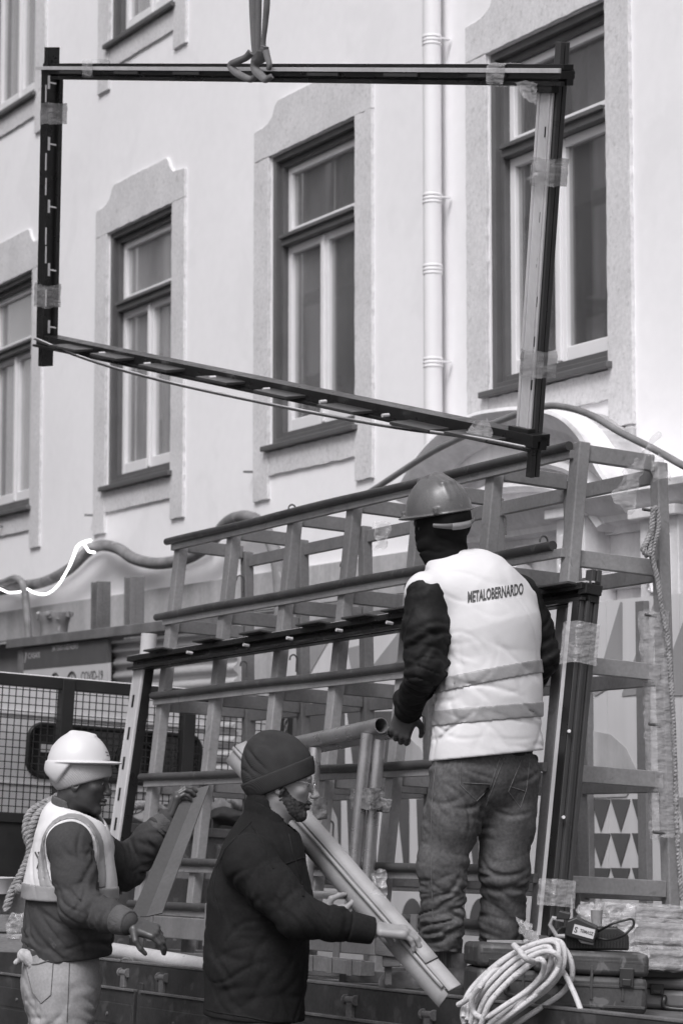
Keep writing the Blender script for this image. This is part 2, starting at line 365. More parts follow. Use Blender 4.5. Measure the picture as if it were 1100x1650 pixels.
# entablature: cornice, frieze, lower moulding
sA, sB = sz(690, 850)[0], 2.9
zc = sz(900, 805)[1]
def hstrip(name, z, prof, a=sA, b_=sB, m=stone2): return strip(name, [(a, z), (b_, z)], prof, m)
hstrip('cornice', zc, [(0, -.02), (.0, .36), (-.035, .37), (-.05, .33), (-.09, .31), (-.12, .25), (-.15, .24), (-.165, .17), (-.2, .16), (-.2, -.02)])
hstrip('frieze', zc-.2, [(0, -.02), (0, .13), (-.20, .13), (-.20, .17), (-.23, .18), (-.25, .14), (-.28, .13), (-.28, -.02)])
hstrip('architrave', zc-.48, [(0, -.02), (0, .09), (-.42, .09), (-.42, -.02)])
hstrip('panel_moulding', zc-.56, [(0, .08), (0, .13), (-.025, .14), (-.04, .11), (-.04, .08)], sA+.1, sA+1.35)
for (x, wd) in ((915, .13), (1058, .16)):
    s_, z_ = sz(x, 845, .3)
    b = MB(); b.obox(F(s_, z_-.22, .19), FU*wd, Z3*.26, FN*.10); b.obox(F(s_, z_+.06, .21), FU*(wd+.035), Z3*.025, FN*.13); b.obox(F(s_, z_-.50, .21), FU*(wd+.03), Z3*.02, FN*.12)
    b.obox(F(s_, z_-.535, .20), FU*(wd+.01), Z3*.015, FN*.11); b.obox(F(s_, z_-.22, .295), FU*(wd*.6), Z3*.17, FN*.012)
    pl = b.build('pilaster_capital', stone2, por, bevel=.006)
    b = MB(); b.obox(F(s_, (z_-.55)/2, .17), FU*(wd-.03), Z3*((z_-.55)/2), FN*.09); b.build('pilaster_shaft', stone2, por, bevel=.005)
    b = MB()
    for q in range(14):
        b.tube([F(s_+rag(wd*.45), z_-.22+rag(.13), .30), F(s_+rag(wd*.45), z_-.22+rag(.13), .325)], [.02, .008], 8)
    b.build('carved_rosette', stone2, pl, smooth=True)
b = MB(); b.obox(F((sA+sB)/2, (zc-.9)/2, .0), FU*((sB-sA)/2), Z3*((zc-.9)/2), FN*.06); b.build('portal_wall', stone3, por)
# cornice ends above the capitals, scroll consoles
for x in (700, 835):
    s_, z_ = sz(x, 930, .2); b = MB()
    b.tube([F(s_-.05, z_, .2), F(s_+.05, z_, .2)], .07, 20); b.tube([F(s_-.05, z_+.13, .17), F(s_+.05, z_+.13, .17)], .045, 16)
    b.build('scroll_console', stone2, por, smooth=True)

# ------------------------------------------------------------------ hose, cables, led strip
def fpath(pts, n): return [FH(x, y, n) for x, y in pts]
a = MB(); a.tube(spline(fpath([(-60, 958), (-20, 955), (30, 945), (70, 938), (110, 918), (140, 890), (162, 879), (190, 884), (215, 900), (250, 908), (290, 903), (320, 890), (345, 868), (365, 843), (388, 833), (412, 838), (432, 862), (446, 905), (451, 960), (452, 1040), (452, 1140)], .13), 8), .043, 14)
tag(a.build('dusty_hose', duct, smooth=True), 'thick dusty hose slung along the wall below the windows', 'hose')
a = MB(); a.tube(spline(fpath([(-40, 950), (0, 945), (40, 948), (80, 932), (115, 908), (150, 880), (185, 884), (220, 905), (262, 903), (300, 892), (335, 874)], .06), 8), .014, 10)
tag(a.build('thin_cable', cablem, smooth=True), 'thin dark cable running behind the dusty hose', 'cable')
a = MB(); a.tube(spline(fpath([(-30, 935), (0, 940), (25, 932), (38, 945), (42, 975), (45, 1010), (46, 1036)], .2), 8), .03, 12)
tag(a.build('drooping_hose', duct, smooth=True), 'dark hose end drooping down beside the plastered bucket at the left', 'hose')
a = MB(); a.tube(spline(fpath([(560, 812), (600, 790), (650, 757), (700, 726), (760, 697), (820, 672), (870, 656), (905, 655), (950, 668), (1000, 697), (1050, 722), (1100, 750), (1150, 775)], .42), 8), .018, 12)
tag(a.build('portal_cable', cablem, smooth=True), 'long sagging cable draped over the curved stone pediment', 'cable')
a = MB()
a.tube(spline(fpath([(-20, 945), (0, 949), (15, 955), (36, 953)], .22), 8), .0065, 8)
a.tube(spline(fpath([(44, 949), (58, 956), (75, 957), (92, 945), (105, 925), (112, 912)], .22), 8), .0075, 8)
a.tube(spline(fpath([(112, 912), (118, 898), (124, 882), (134, 874), (146, 871)], .22), 6), .010, 8)
a.tube(spline(fpath([(134, 874), (140, 884), (144, 889), (152, 890)], .22), 6), .008, 8)
tag(a.build('light_strip', ledm, smooth=True), 'glowing white light strip hanging in loops on the hose', 'light strip')

# ------------------------------------------------------------------ site hut with notice board (parallel to the facade, in front of it)
NH = 1.1
def HP(x, y, n=NH): return FH(x, y, n)
hs0, hz0 = fz(35, 1030, NH); hs1, _ = fz(337, 1010, NH)
def HB(s, z, n=0.): return F(s, z, NH+n)
hut = thing('site_hoarding', HB((hs0+hs1)/2, 0), 'wooden framed site hoarding with corrugated sheet and notice board at the left', 'hoarding')
zb = hz0
a = MB(); a.obox(HB((hs0+hs1)/2+.1, zb-.03, 0), FU*((hs1-hs0)/2+.25), Z3*.032, FN*.06)
a.build('top_beam', hutm, hut, bevel=.004)
a = MB(); a.obox(HB(hs0+.05, zb/2-.04, -.02), FU*.05, Z3*(zb/2-.04), FN*.05); a.obox(HB(hs0-.12, zb/2-.06, -.09), FU*.06, Z3*(zb/2-.06), FN*.04)
a.build('frame_post', hutm, hut, bevel=.004)
rows = []; cz0 = .2
npt = 140
zt_ = zb-.08
a = MB(); g2 = []
for i in range(npt+1):
    z = cz0+(zt_-cz0)*i/npt; n = -.03+.018*math.sin(z*2*math.pi/.085)
    g2.append([HB(hs0+.1, z, n), HB(hs1+.3, z, n)])
a.sheet(g2); a.build('corrugated_sheet', corr, hut, smooth=True, solid=.003)
bs0 = fz(45, 1080, NH)[0]; bs1 = fz(181, 1060, NH)[0]; bzt = fz(181, 1030, NH)[1]; bzm = fz(181, 1068, NH)[1]
a = MB(); a.obox(HB((bs0+bs1)/2, (bzm-.6+bzm)/2, .02), FU*((bs1-bs0)/2), Z3*.3, FN*.012); brd = a.build('notice_board', signw, hut)
a = MB(); a.obox(HB((bs0+bs1)/2, (bzt+bzm)/2, .021), FU*((bs1-bs0)/2), Z3*((bzt-bzm)/2), FN*.013); a.build('notice_header', signg, brd)
a = MB(); kk = (bs1-bs0)
text_on(a, 'COVID-19', HB(bs1-.30*kk, bzm-.105, .0335), FU, Z3, .085, .012, width=.25*kk)
a.build('notice_heading', ink, brd); a = MB(); text_on(a, 'OBRIGATÓRIO', HB(bs1-.30*kk, bzm-.25, .0335), FU, Z3, .05, .01, width=.25*kk)
a.build('notice_print', ink, brd)
for cx in (.40, .60):
    a = MB(); c = HB(bs0+cx*kk, bzm-.12, .034)
    a.tube([c+FU*.078*math.cos(t)+Z3*.078*math.sin(t) for t in [i*math.pi/14 for i in range(28)]], .008, 6, closed=True)
    a.obox(c+Z3*.0, FU*.022+Z3*.022, Z3*.03-FU*.03, FN*.002); a.build('round_symbol', ink, brd)
for cx in (.07, .22):
    a = MB(); c = HB(bs0+cx*kk, bzm-.13, .034); tr = [c+Z3*.08, c-FU*.07-Z3*.05, c+FU*.07-Z3*.05]
    for i in range(3): a.tube([tr[i], tr[(i+1) % 3]], .006, 6)
    a.build('triangle_symbol', ink, brd)

a = MB(); text_on(a, 'EM TODO O ESTALEIRO', HB(bs0+.36*kk, (bzt+bzm)/2+.035, .036), FU, Z3, .05, .012, width=.31*kk)
text_on(a, 'CASAIS', HB(bs0+.06*kk, (bzt+bzm)/2-.0, .036), FU, Z3, .055, .01, width=.15*kk)
a.obox(HB(bs0+.03*kk, (bzt+bzm)/2+.01, .036), FU*.006, Z3*.035+FU*.012, FN*.001)
a.build('notice_header_print', inkw, brd)
# posts sticking up behind the beam
for (x, y0) in ((167, 938), (221, 930)):
    s_, z_ = fz(x, y0, NH-.25); a = MB(); a.obox(F(s_, (z_+1.2)/2, NH-.25), FU*.055, Z3*((z_-1.2)/2), FN*.03)
    for k_ in (-1, 1): a.obox(F(s_+k_*.045, (z_+1.2)/2, NH-.2), FU*.01, Z3*((z_-1.2)/2), FN*.02)
    a.build('upright_post', hutm if x < 200 else rackdk, hut, bevel=.003)
# hard plaster-caked bucket on top of the beam
s_, z_ = fz(87, 1030, NH-.05)
a = MB(); c = HB(s_, z_, -.05); a.tube([c, c+Z3*.05, c+Z3*.11, c+Z3*.15, c+Z3*.18], [.10, .092, .10, .115, .11], 20)
for i in range(26):
    t = random.uniform(0, 6.28); r_ = random.uniform(.07, .13); a.tube([c+Vector((math.cos(t)*r_, math.sin(t)*r_, .15+rag(.02))), c+Vector((math.cos(t)*r_*1.05, math.sin(t)*r_*1.05, .175+rag(.02)))], [.02, .012], 7)
tag(a.build('plaster_bucket', duct, smooth=True), 'plaster caked bucket standing on the hoarding beam', 'bucket')
# painted hoarding across the portal
ND = .62
def DH(x, y, n=ND): return FH(x, y, n)
def dz_(x, y): return fz(x, y, ND)
ds0 = fz(440, 1040, ND)[0]; ds1 = 3.4; dzt = fz(960, 970, ND)[1]
hd = thing('painted_hoarding', F((ds0+ds1)/2, 0, ND), 'pale hoarding painted with rows of grey triangles behind the rack', 'hoarding')
a = MB(); x_ = ds0
pw = .59
while x_ < ds1:
    a.obox(F(x_+pw/2, dzt/2, ND-.015), FU*(pw/2-.0015), Z3*(dzt/2), FN*.015); x_ += pw
a.build('panel', hoardl, hd)
def poly_on(mb, px, off=.003):
    pts = [F(*fz(x, y, ND), ND+off) for x, y in px]; b_ = MB(); b_.prism(pts, FN*.0015); b_.build(mb[0], mb[1], hd)
md_, dk, wp = ('pale_grey_shape', hoardm), ('dark_shape', hoardd), ('wiped_paint', hoardw)
# upper pale grey triangles (right part)
for pts in ([(1000, 970), (1003, 970), (1003, 1095), (960, 1122), (957, 1118)], [(1056, 966), (1062, 966), (1048, 1118), (1003, 1122), (1003, 1118)], [(1120, 950), (1130, 1120), (1058, 1122)]):
    poly_on(md_, pts)
for pts in ([(485, 1040), (532, 1030), (496, 1092), (500, 1180), (470, 1200)], [(650, 1010), (660, 1010), (655, 1060), (600, 1085), (588, 1090)], [(700, 1005), (745, 1000), (705, 1120), (690, 1120)],
            [(560, 1045), (600, 1035), (588, 1095), (575, 1120)]):
    poly_on(md_, pts)
# band of tall dark shapes with pale triangles
def tri_rows(mb, x0, x1, ytop, ybot, n):
    for i in range(n):
        a_ = x0+(x1-x0)*i/n; b_ = x0+(x1-x0)*(i+1)/n
        poly_on(mb, [(a_+1, ytop), (b_-1, ytop), ((a_+b_)/2, ybot)])
poly_on(dk, [(440, 1152), (556, 1148), (556, 1232), (540, 1290), (440, 1290)], .004)
poly_on(dk, [(560, 1148), (632, 1146), (632, 1236), (590, 1240), (570, 1236)], .004)
for xx in (445, 505, 560, 618, 672, 730, 780, 830): poly_on(dk, [(xx, 1288), (xx+26, 1286), (xx+13, 1395), (xx+4, 1398)], .005); 
for xx in (470, 530, 585, 640, 696, 752, 806): poly_on(dk, [(xx, 1287), (xx+20, 1287), (xx+20, 1398), (xx+12, 1398)], .006)
for r_, (yt, yb) in enumerate(((1288, 1342), (1343, 1398), (1399, 1452))):
    for i, cx in enumerate((969, 1001, 1034)): poly_on(dk, [(cx-16, yt), (cx+15.5, yt+.5), (cx, yb-1)] if i < 2 else [(cx-15, yt), (cx+5, yt), (cx+5, yb-18), (cx, yb-1)], .004)
for i, cx in enumerate((1075, 1107, 1139)):
    poly_on(md_, [(cx-15, 1285), (cx+15, 1286), (cx, 1345)], .004); poly_on(md_, [(cx-15, 1343), (cx+15, 1344), (cx, 1400)], .005)
for xx in (620, 665, 735, 775, 880): poly_on(dk, [(xx+40*math.cos(t)*.45, 1492-44*math.sin(t)) for t in [i*math.pi/12 for i in range(13)]], .004)
poly_on(md_, [(560, 1425), (600, 1425), (595, 1490), (575, 1500), (550, 1500)], .003)
# wiped paint arcs
poly_on(wp, [(955, 1178), (985, 1184), (1010, 1206), (1025, 1238), (1022, 1262), (1010, 1284), (955, 1286)], .0035)
poly_on(wp, [(505, 1278), (530, 1286), (545, 1320), (548, 1390), (500, 1400)], .0075)
poly_on(wp, [(640, 1188), (660, 1190), (678, 1205), (690, 1232), (640, 1236)], .0035)
a = MB()
for (x, wd) in ((951, 7), (1043, 7), (1155, 8)):
    s_ = fz(x, 1280, ND)[0]; a.obox(F(s_, dzt/2-.01, ND+.018), FU*.035, Z3*(dzt/2-.01), FN*.016)
a.build('batten', rackdk, hd, bevel=.003)

# ------------------------------------------------------------------ houses across the street (seen only mirrored in the window glass)
op = thing('opposite_house', F(-14, 0, 9.5), 'row of houses across the street, mirrored in the panes of the upper windows', 'house')
a = MB(); a.obox(F(-15, 5.5, 10.5), FU*15, Z3*5.5, FN*.8); a.build('wall', stucco, op)
for i in range(10):
    for j in range(3):
        a = MB(); a.obox(F(-28.5+i*2.9, 1.9+j*3.3, 9.68), FU*.62, Z3*1.05, FN*.04); fr = a.build('window', dkwood, op)
        a = MB(); ring(a, -29.25+i*2.9, -27.75+i*2.9, .75+j*3.3, 3.05+j*3.3, .12, 9.62, 9.70); a.build('window_frame', whpaint, fr)
        if j: a = MB(); a.obox(F(-28.5+i*2.9, .7+j*3.3, 9.45), FU*.95, Z3*.06, FN*.3); a.build('balcony', dkwood, op)

rr_ = random.Random(5)
for i in range(34):
    s_ = -28+i*.8; a = MB(); a.tube([F(s_, .2, 8.9), F(s_+(1.6 if i % 3 == 1 else -1.2 if i % 3 == 2 else 0), 13.5, 8.9)], .07 if i % 3 else .12, 6); a.build('unseen_lattice_pole', dkwood, op)  # unseen poles, added to put lattice lines into the mirrored panes
for j in range(5): a = MB(); a.obox(F(-15, 4.2+j*2.1, 8.9), FU*14, Z3*(.05+.1*(j % 2)), FN*.12); a.build('unseen_lattice_rail', dkwood, op)  # unseen rails, added to break up the pane reflections
for i in range(5): a = MB(); c = F(-26+i*5.3, 11.2, 9.6); a.obox(c, FU*(.8+.5*rr_.random()), Z3*(.8+rr_.random()), FN*.5); a.build('chimney', stone3, op)
# ------------------------------------------------------------------ truck frame of reference (it stands on a slight slope)
T1 = ray(-1700, 1345).normalized(); t_ = ray(8200, 1800); T2 = (t_-T1*t_.dot(T1)).normalized(); T3 = T2.cross(T1)
if T3.z < 0: T3 = -T3
PB = P(868, 1500, 8.75)
def R(a, b, c): return PB+T1*a+T2*b+T3*c
def loc(q): d = q-PB; return d.dot(T1), d.dot(T2), d.dot(T3)
CB = -.235
def bedhit(x, y, c=CB): return hit(x, y, R(0, 0, c), T3)
def onbed(p, c=CB):
    q = R(0, 0, c); return Vector((p.x, p.y, q.z-((p.x-q.x)*T3.x+(p.y-q.y)*T3.y)/T3.z))
BS = loc(bedhit(502, 1590))[1]; AH = 4.35; AT = -2.6
TW = 2.15
TR = thing('flatbed_truck', R(1, BS+1, -1.0), 'dark flatbed truck with lowered side boards carrying the glass rack and workers', 'truck')
# bed of planks
a = MB(); nb = 14
for i in range(nb):
    b0 = BS+.05+(TW-.1)*i/nb; a.obox(R((AH+AT)/2, b0+(TW-.1)/nb/2, CB-.02), T1*((AH-AT)/2), T2*((TW-.1)/nb/2-.003), T3*.02)
a.build('bed', bedm, TR, bevel=.003)
a = MB(); a.obox(R((AH+AT)/2, BS+.03, CB-.04), T1*((AH-AT)/2), T2*.035, T3*.052)
be = a.build('bed_edge', truckm, TR, bevel=.004)
a = MB(); a.obox(R((AH+AT)/2, BS+.022, CB+.0165), T1*((AH-AT)/2), T2*.03, T3*.0045); a.build('lit_edge_strip', truckedge, be, bevel=.002)  # lit top of the ledge, put into the strip's paler colour
cuts = [AT, loc(bedhit(735, 1640))[0], loc(hit(226, 1600, R(0, BS, 0), T2))[0]-.02, AH]
sx = [(-.05, cuts[1]+.0)]
a_div = loc(hit(230, 1600, R(0, BS, 0), T2))[0]
for (p, q) in ((AT, a_div-.03), (a_div+.03, AH)):
    a = MB(); a.obox(R((p+q)/2, BS-.012, CB-.29), T1*((q-p)/2), T2*.012, T3*.19)
    for k in range(1, 4): a.obox(R((p+q)/2, BS-.014, CB-.10-.095*k), T1*((q-p)/2-.01), T2*.012, T3*.0425)
    ds = a.build('side_board', truckm, TR, bevel=.003)
    a = MB(); a.obox(R((p+q)/2, BS-.016, CB-.0945), T1*((q-p)/2), T2*.016, T3*.005); a.build('board_rim', truckedge, ds, bevel=.002)
    a = MB()
    L_ = q-p
    for i in range(int(L_/.5)):
        for zz_ in (.20, .33): a.tube([R(p+.25+i*.5, BS-.024, CB-zz_), R(p+.25+i*.5, BS-.032, CB-zz_)], .007, 8)
    a.build('bolt', truckedge, ds)
a = MB(); a.obox(R(a_div, BS+.005, CB-.28), T1*.022, T2*.02, T3*.22); a.build('side_post', truckm, TR, bevel=.004)
for x, y in ((200, 1568), (262, 1576), (565, 1612), (690, 1636)):
    q = hit(x, y, R(0, BS-.01, 0), T2); a = MB()
    a.tube([q-T1*.035, q+T1*.035], .013, 10); a.tube([q-T1*.04, q-T1*.03], .019, 10); a.tube([q+T1*.03, q+T1*.04], .019, 10)
    a.obox(q-T3*.03-T2*.0, T1*.02, T2*.008, T3*.03)
    a.build('hinge', truckedge, TR, bevel=.002)
a = MB(); q = hit(205, 1548, R(0, BS+.02, 0), T2)
a.tube([q+T1*.03*math.cos(t)+T2*.025*math.sin(t)+T3*.008*math.sin(t*2) for t in [i*math.pi/8 for i in range(16)]], .006, 8, closed=True); a.build('lashing_ring', truckedge, TR, smooth=True)
# chassis and wheels
a = MB(); a.obox(R((AH+AT)/2, BS+.65, CB-.16), T1*((AH-AT)/2), T2*.05, T3*.11); a.obox(R((AH+AT)/2, BS+1.5, CB-.16), T1*((AH-AT)/2), T2*.05, T3*.11); a.build('chassis', black, TR)
for aa in (-.6, AH+1.0):
    for bb in (BS+.2, BS+TW-.2):
        c = R(aa, bb, CB); c.z = .37; a = MB(); pr = [(-.12, .24), (-.12, .34), (-.09, .37), (.09, .37), (.12, .34), (.12, .24)]
        rows = [[c+T2*x+(T1*math.cos(t)+T3*math.sin(t))*r for x, r in pr] for t in [2*math.pi*i/32 for i in range(33)]]
        a.sheet(rows); wv = a.build('wheel', black, TR, weld=True)
        a = MB(); a.tube([c-T2*.1, c-T2*.03, c+T2*.03, c+T2*.1], [.24, .16, .16, .24], 24); a.build('rim', truckedge, wv)
# headboard: mesh guard over a solid panel
def AHit(x, y, a_=AH): return hit(x, y, R(a_, 0, 0), T1)
hb = loc(AHit(0, 1085)); hb2 = loc(AHit(330, 1113)); ctop = (hb[2]+hb2[2])/2
cmid = loc(AHit(30, 1312))[2]
b0, b1 = BS, loc(AHit(462, 1150))[1]
a = MB(); a.obox(R(AH, (b0+b1)/2, ctop-.03), T2*((b1-b0)/2), T3*.03, T1*.03)
a.obox(R(AH, (b0+b1)/2, cmid-.02), T2*((b1-b0)/2), T3*.025, T1*.025)
for x in (101, 299, 456, -90):
    bb = loc(AHit(x, 1200))[1]
    if bb < b0+.03: bb = b0+.035
    a.obox(R(AH-.005, bb, (ctop+CB)/2), T2*.034, T3*((ctop-CB)/2-.005), T1*.034)
hbd = a.build('headboard', black, TR, bevel=.004)
a = MB(); a.obox(R(AH, (b0+b1)/2, (cmid+CB)/2), T2*((b1-b0)/2-.01), T3*((cmid-CB)/2), T1*.012); a.build('headboard_panel', black, hbd)
a = MB(); st_ = .0365; n = int((b1-b0)/st_)
for i in range(1, n): a.obox(R(AH+.004, b0+i*st_, (ctop+cmid)/2), T2*.0022, T3*((ctop-cmid)/2), T1*.0022)
n = int((ctop-cmid)/st_)
for i in range(1, n): a.obox(R(AH, (b0+b1)/2, cmid+i*st_), T2*((b1-b0)/2), T3*.0022, T1*.0022)
a.build('wire_mesh', black, hbd)
a = MB(); c0 = AHit(462, 1140, AH-.08)
for i in range(9):
    q = c0-T3*.028*i; d1 = T2 if i % 2 else T1
    a.tube([q+T3*.017*math.cos(t)+d1*.009*math.sin(t) for t in [k*math.pi/6 for k in range(12)]], .004, 6, closed=True)
a.build('chain', truckedge, hbd, smooth=True)
# cab seen through the mesh
AC = AH+.22; cb1 = loc(AHit(352, 1200, AC))[1]
def CR(b, c, a_=0): return R(AC+a_, b, c)
a = MB(); pts = []
cy0, cy1 = CB-.35, loc(AHit(0, 1088, AC))[2]+.02
rr = .12
for (bb, cc, t0) in ((cb1-rr, cy1-rr, 0), (b0+rr, cy1-rr, 90)):
    for k in range(7): t = math.radians(t0+k*15); pts.append(CR(bb+rr*math.cos(t), cc+rr*math.sin(t)))
pts += [CR(b0, cy0), CR(cb1, cy0)]
a.prism(pts, T1*1.5); cab = a.build('cab', vanm, TR, bevel=.02, smooth=True)
a = MB(); cgl = loc(AHit(0, 1146, AC))[2]; a.obox(CR((b0+cb1)/2, cgl, -.006), T2*((cb1-b0)/2-.05), T3*.012, T1*.006); a.obox(CR((b0+cb1)/2, loc(AHit(20, 1262, AC))[2], -.005), T2*((cb1-b0)/2-.03), T3*.008, T1*.005)
a.build('cab_swage', vanm, cab, bevel=.004)
def rrect(b_0, b_1, c_0, c_1, r, a_):
    o = []
    for (bb, cc, t0) in ((b_1-r, c_1-r, 0), (b_0+r, c_1-r, 90), (b_0+r, c_0+r, 180), (b_1-r, c_0+r, 270)):
        for k in range(7): t = math.radians(t0+k*15); o.append(CR(bb+r*math.cos(t), cc+r*math.sin(t), a_))
    return o
wb0, wct = loc(AHit(48, 1166, AC))[1:]; wcb = loc(AHit(60, 1250, AC))[2]; wb1 = loc(AHit(322, 1200, AC))[1]
a = MB(); a.prism(rrect(wb0, wb1, wcb, wct, .07, -.006), T1*.02); wd_ = a.build('cab_window', vanglass, cab)
a = MB(); a.tube(rrect(wb0, wb1, wcb, wct, .07, -.008), .013, 8, closed=True); a.build('rubber_trim', black, wd_, smooth=True)
a = MB()
for f_ in (.30, .62): 
    bb = wb0+(wb1-wb0)*f_
    a.tube(rrect(bb-.11, bb+.11, wcb+.03, wct-.06, .08, -.012), .007, 6, closed=True)
a.build('head_restraint', black, wd_, smooth=True)
a = MB(); bb = wb0+.1
for k in range(2): a.obox(CR(bb+k*.12, (wct+wcb)/2+.01, -.012), T2*.035, T3*.02, T1*.002)
a.build('window_label', signw, wd_)

# ------------------------------------------------------------------ the rack for glass and frames
RK = thing('glass_rack', R(1.6, .3, CB), 'tall painted A-frame glass rack with rubber covered rails on the truck bed', 'rack')
bf = lambda c: .064*c; bb_ = lambda c: .572-.066*c
CT = 1.725
posts = [0, .566, 1.104, 1.65, 2.18, 2.77, 3.33]
levels = [1.715, 1.353, .972, .585, .195, -.0]
def post(b_of, a_, c0, c1, wa, wb, m, name, wide=0.):
    mb = MB(); rows = []
    for c, k in ((c0, 1+wide), (c1, 1.)):
        o = R(a_, b_of(c), c); rows.append([o-T1*wa*k-T2*wb, o+T1*wa*k-T2*wb, o+T1*wa*k+T2*wb, o-T1*wa*k+T2*wb])
    mb.add(rows[0]+rows[1], [(0, 1, 2, 3), (7, 6, 5, 4)]+[(i, (i+1) % 4, 4+(i+1) % 4, 4+i) for i in range(4)])
    return mb.build(name, m, RK, bevel=.005)
for i, a_ in enumerate(posts):
    post(bf, a_, CB+.001, CT+(.02 if i == 0 else -.01), .030, .024, rackm, 'front_post')
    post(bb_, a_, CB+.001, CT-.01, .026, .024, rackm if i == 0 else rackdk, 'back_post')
    for j, c in enumerate(levels[:5]):
        mb = MB(); c_ = c-(.005 if j == 0 else .03)
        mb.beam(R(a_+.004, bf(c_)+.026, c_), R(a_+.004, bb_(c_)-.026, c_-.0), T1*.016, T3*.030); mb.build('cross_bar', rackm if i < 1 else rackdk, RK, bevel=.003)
for j, c in enumerate(levels):
    e0 = -.0 if j == 0 else .05; e1 = 3.40-.02*j+.04*(j % 2)
    mb = MB(); n = 24
    pts = [R(e0+(e1-e0)*k/n, bf(c)-.048+.0015*math.sin(k*.8+j), c+.012+.0018*math.sin(k*.6+j*2)) for k in range(n+1)]
    mb.tube(pts, .0175, 14); rl = mb.build('rail', rubber, RK, smooth=True)
    mb = MB(); mb.beam(R(.0, bf(c)-.034, c-.016), R(3.36, bf(c)-.034, c-.016), T2*.010, T3*.016); mb.build('rail_bar', rackm, RK, bevel=.002)
    if j < 5:
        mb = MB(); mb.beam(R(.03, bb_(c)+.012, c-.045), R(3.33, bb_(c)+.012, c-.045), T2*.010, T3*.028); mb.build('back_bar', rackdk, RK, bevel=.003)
# foot shelf of the rack
for b__ in (-.30,):
    mb = MB(); mb.beam(R(.2, b__, -.075), R(3.45, b__, -.075), T2*.02, T3*.045); mb.build('shelf_beam', rackdk, RK, bevel=.004)
    for a_ in (.3, .85, 1.4, 1.95, 2.5, 3.05):
        mb = MB(); mb.beam(R(a_, b__-.03, -.14), R(a_+.01, b__-.022, .035), T1*.02, T2*.005); mb.build('shelf_tab', rackdk, RK, bevel=.002)
        mb = MB(); mb.beam(R(a_, b__, -.205), R(a_, .55, -.205), T1*.025, T3*.022); mb.build('floor_bar', rackdk, RK, bevel=.003)
def rackhook(x, y, front=False, r=.018, drop=.06):
    n_ = R(0, bb_(.8)-.03, .8); q = hit(x, y, n_, (T1.cross(R(0, bb_(1.7), 1.7)-R(0, bb_(.1), .1))).normalized())
    mb = MB(); pts = [q-T3*drop, q-T3*.0]+[q-T1*0+T3*r*math.sin(t)-T2*(r-r*math.cos(t)) for t in [k*math.pi/7 for k in range(8)]]+[q-T2*2*r-T3*.008]
    mb.tube(pts, .0042, 8); mb.build('hook', dkwood, RK, smooth=True)
for x, y in ((478, 1062), (476, 820), (553, 1178), (537, 1330), (815, 838), (882, 872), (700, 900), (560, 912), (392, 934), (398, 1072), (342, 1325), (683, 1160)): rackhook(x, y)
for x, y in ((1050, 992), (1056, 1168), (1063, 1342), (1046, 822)):
    q = hit(x, y, R(-.03, 0, 0), T1); mb = MB(); mb.tube([q-T2*.03, q+T2*.015, q+T2*.02-T3*.005], .006, 8); mb.build('peg', dkwood, RK, smooth=True)
# ------------------------------------------------------------------ helper: crumpled film
def crumple(mb, quad, nu, nv, amp, nrm, rag_edge=.0):
    g = []
    for i in range(nu+1):
        r = []
        for j in range(nv+1):
            u_, v_ = i/nu, j/nv
            p = (quad[0].lerp(quad[1], u_)).lerp(quad[3].lerp(quad[2], u_), v_)
            nz = mnoise.noise_vector(p*22)*amp+mnoise.noise_vector(p*60)*amp*.5
            if i in (0, nu) or j in (0, nv): p = p+mnoise.noise_vector(p*35)*rag_edge
            r.append(p+nz*1.0+nrm*abs(nz.x))
        g.append(r)
    mb.sheet(g)
def wrap(mb, p, q, wv, hv, amp=.002, n=18, m=28):   # film sleeve round a bar
    g = []
    for i in range(n+1):
        c = p.lerp(q, i/n); r = []
        for j in range(m+1):
            t = 2*math.pi*j/m; cx, sy = math.cos(t), math.sin(t); k = 1/max(abs(cx), abs(sy)); k = min(k, 1.32)
            v = c+wv*cx*k+hv*sy*k; v += mnoise.noise_vector(v*40)*amp*1.4+(q-p).normalized()*mnoise.noise(v*18)*amp*2
            r.append(v)
        g.append(r)
    mb.sheet(g)
# ------------------------------------------------------------------ hanging frame
rs = [ray(85, 114), ray(897, 120), ray(856, 712), ray(76, 550)]
Mx = np.array([[rs[0][i], rs[2][i], -rs[3][i]] for i in range(3)]); sv = np.linalg.solve(Mx, np.array(list(rs[1]))); kd = 8.4
hTL, hTR, hBR, hBL = (EYE+rs[0]*float(sv[0])*kd, EYE+rs[1]*kd, EYE+rs[2]*float(sv[1])*kd, EYE+rs[3]*float(sv[2])*kd)
E1 = ((hTL-hTR)+(hBL-hBR)).normalized(); E2 = ((hTR-hBR)+(hTL-hBL)); E3 = E1.cross(E2).normalized()
if E3.dot(EYE-hTR) < 0: E3 = -E3
E2 = ((hTR-hBR)).normalized()
HF = thing('hanging_window_frame', (hBL+hBR)/2, 'large black aluminium frame hanging in the air from the crane sling', 'window frame')
def hx(x, y, off=0.): return hit(x, y, hTR+E3*off, E3)
